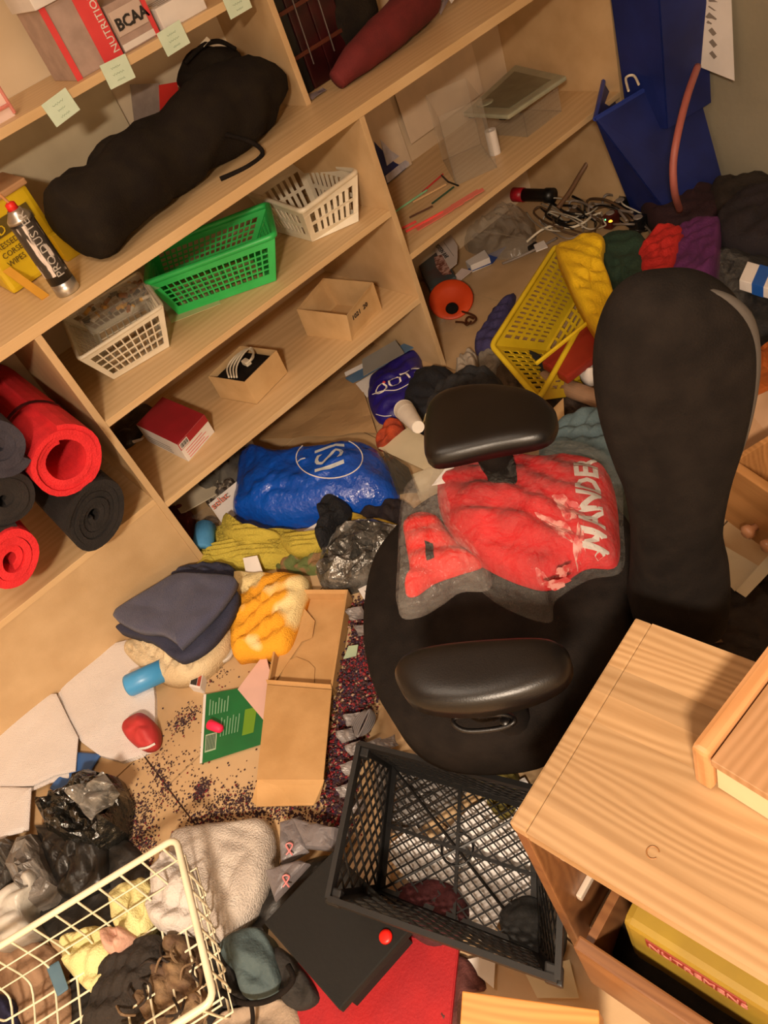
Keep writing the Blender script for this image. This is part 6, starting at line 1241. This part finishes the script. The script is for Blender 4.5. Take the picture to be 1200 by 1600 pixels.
link('pouch_body', mound(B(), O([(345, 1475), (370, 1455), (405, 1450), (425, 1480), (436, 1520), (432, 1545), (405, 1562), (380, 1555), (368, 1520), (350, 1500)], 0.05), 0.022, zb=0.0, p=3, rings=16, na=0.008, cr=0.004, seed=75, folds=[(0.3, 40, 0.005, 0)]), fab('grey_teal_canvas', '4E5E60', '435255'), TC, smooth=True)
link('drawstring', tube(B(), spline([W(345, 1548, 0.08), W(375, 1566, 0.08), W(410, 1566, 0.08), W(440, 1552, 0.08), W(458, 1530, 0.08), W(450, 1508, 0.08)], 6), 0.005, 8), BLK, TC, smooth=True)
link('drawstring', tube(B(), spline([W(392, 1566, 0.08), W(395, 1590, 0.07), W(392, 1620, 0.06)], 6), 0.004, 8), BLK, TC, smooth=True)
cloth('dark_cloth', 'dark cloth around the black drawstring left of the case', 'cloth', [(325, 1490), (350, 1480), (372, 1530), (380, 1560), (350, 1575), (325, 1550)], 0.03, 0.03, fab('charcoal_wool', '2A2622', '201C1A'), 76, zb=0.0)
cloth('dark_cloth', 'black cloth between the teal pouch and the black case', 'cloth', [(430, 1480), (470, 1510), (500, 1560), (470, 1580), (440, 1560)], 0.03, 0.02, fab('charcoal_wool', '2A2622', '201C1A'), 77, zb=0.0)
cloth('beige_cloth', 'beige linen at the bottom edge left of the red folder', 'cloth', [(340, 1590), (400, 1570), (460, 1565), (468, 1640), (330, 1650)], 0.02, 0.02, fab('beige_linen', 'A89480', '988470'), 78, zb=0.0)

# =================== white wire basket ===================
WB = T('wire_basket', 'white coated wire basket at the lower left corner with plush inside', 'basket', W(150, 1500, 0.03))
zr, zb_ = 0.205, 0.075
WM = mat('coated_wire_white', 'EDE4C8', 0.35, 'E2D8BC', 20)
Rc, Rr = W(275, 1309, zr), W(335, 1562, zr)
du = (W(0, 1478, zr) - Rc).normalized(); dv = (Rr - Rc).normalized()
Lu, Lv = 0.46, (Rr - Rc).length + 0.0
def wb_(a, b, z): return Rc + du * a + dv * b + V((0, 0, z - zr))
rp = []
for (a, b, s) in ((0, 0, 0), (Lu, 0, 1), (Lu, Lv, 2), (0, Lv, 3)):
    cxs, cys = (0.018 if a == 0 else a - 0.018), (0.018 if b == 0 else b - 0.018)
    st_ = {0: (PI * 1.5, PI), 1: (0, -PI / 2), 2: (PI / 2, 0), 3: (PI, PI / 2)}[s]
    for q in range(5):
        an = {0: PI + PI / 2 * (q / 4), 1: PI * 1.5 + PI / 2 * q / 4, 2: PI / 2 * q / 4, 3: PI / 2 + PI / 2 * q / 4}[s]
        rp.append(wb_(cxs + 0.018 * math.cos(an), cys + 0.018 * math.sin(an), zr))
link('rim_wire', tube(B(), rp, 0.0064, 10, True), WM, WB, smooth=True)
ins = 0.03
nu_ = int(Lu / 0.047); nv_ = int(Lv / 0.047)
for i in range(nu_ + 1):
    a = 0.03 + (Lu - 0.06) * i / nu_
    link('wire', tube(B(), spline([wb_(a, 0.003, zr), wb_(a, 0.008, zr - 0.06), wb_(a, ins * .5, zb_ + .02), wb_(a, ins + .01, zb_), wb_(a, Lv / 2, zb_), wb_(a, Lv - ins - .01, zb_), wb_(a, Lv - ins * .5, zb_ + .02), wb_(a, Lv - 0.003, zr)], 3), 0.0023, 6), WM, WB, smooth=True)
for i in range(1, nv_ + 1):
    b = 0.02 + (Lv - 0.04) * i / (nv_ + 1)
    link('wire', tube(B(), spline([wb_(0.003, b, zr), wb_(0.008, b, zr - 0.06), wb_(ins * .5, b, zb_ + .02), wb_(ins + .01, b, zb_), wb_(Lu / 2, b, zb_), wb_(Lu - ins - .01, b, zb_), wb_(Lu - ins * .5, b, zb_ + .02), wb_(Lu - 0.003, b, zr)], 3), 0.0023, 6), WM, WB, smooth=True)
for zz, f in ((zr - 0.05, 0.010), (zr - 0.10, 0.013)):
    link('hoop_wire', tube(B(), [wb_(f, f, zz), wb_(Lu - f, f, zz), wb_(Lu - f, Lv - f, zz), wb_(f, Lv - f, zz)], 0.002, 6, True), WM, WB, smooth=True)

DKF_ = mat('black_liner_sheet', '1E1C1A', 0.5, '2A2724', 10, 0.4, 40)
cloth('dark_sheet', 'large dark plastic sheet lying under the wire basket and black pouch', 'plastic sheet', [(60, 1300), (120, 1255), (185, 1300), (215, 1325), (240, 1365), (215, 1430), (150, 1480), (95, 1470), (50, 1440)], 0.0, 0.012, DKF_, 81, zb=0.0, p=8)
cloth('dark_sheet', 'dark grey fabric on the floor between the teal pouch and the silver pouches', 'cloth', [(330, 1480), (380, 1440), (415, 1400), (470, 1350), (520, 1340), (480, 1400), (420, 1450), (430, 1500), (360, 1600), (320, 1560)], 0.0, 0.012, DKF_, 82, zb=0.0, p=8)
cloth('dark_cloth', 'charcoal cloth on the floor under the brown heap of the wire basket', 'cloth', [(80, 1560), (160, 1480), (250, 1450), (330, 1480), (350, 1560), (320, 1640), (80, 1660)], 0.0, 0.012, fab('charcoal_wool', '2A2622', '201C1A'), 83, zb=0.0, p=8)
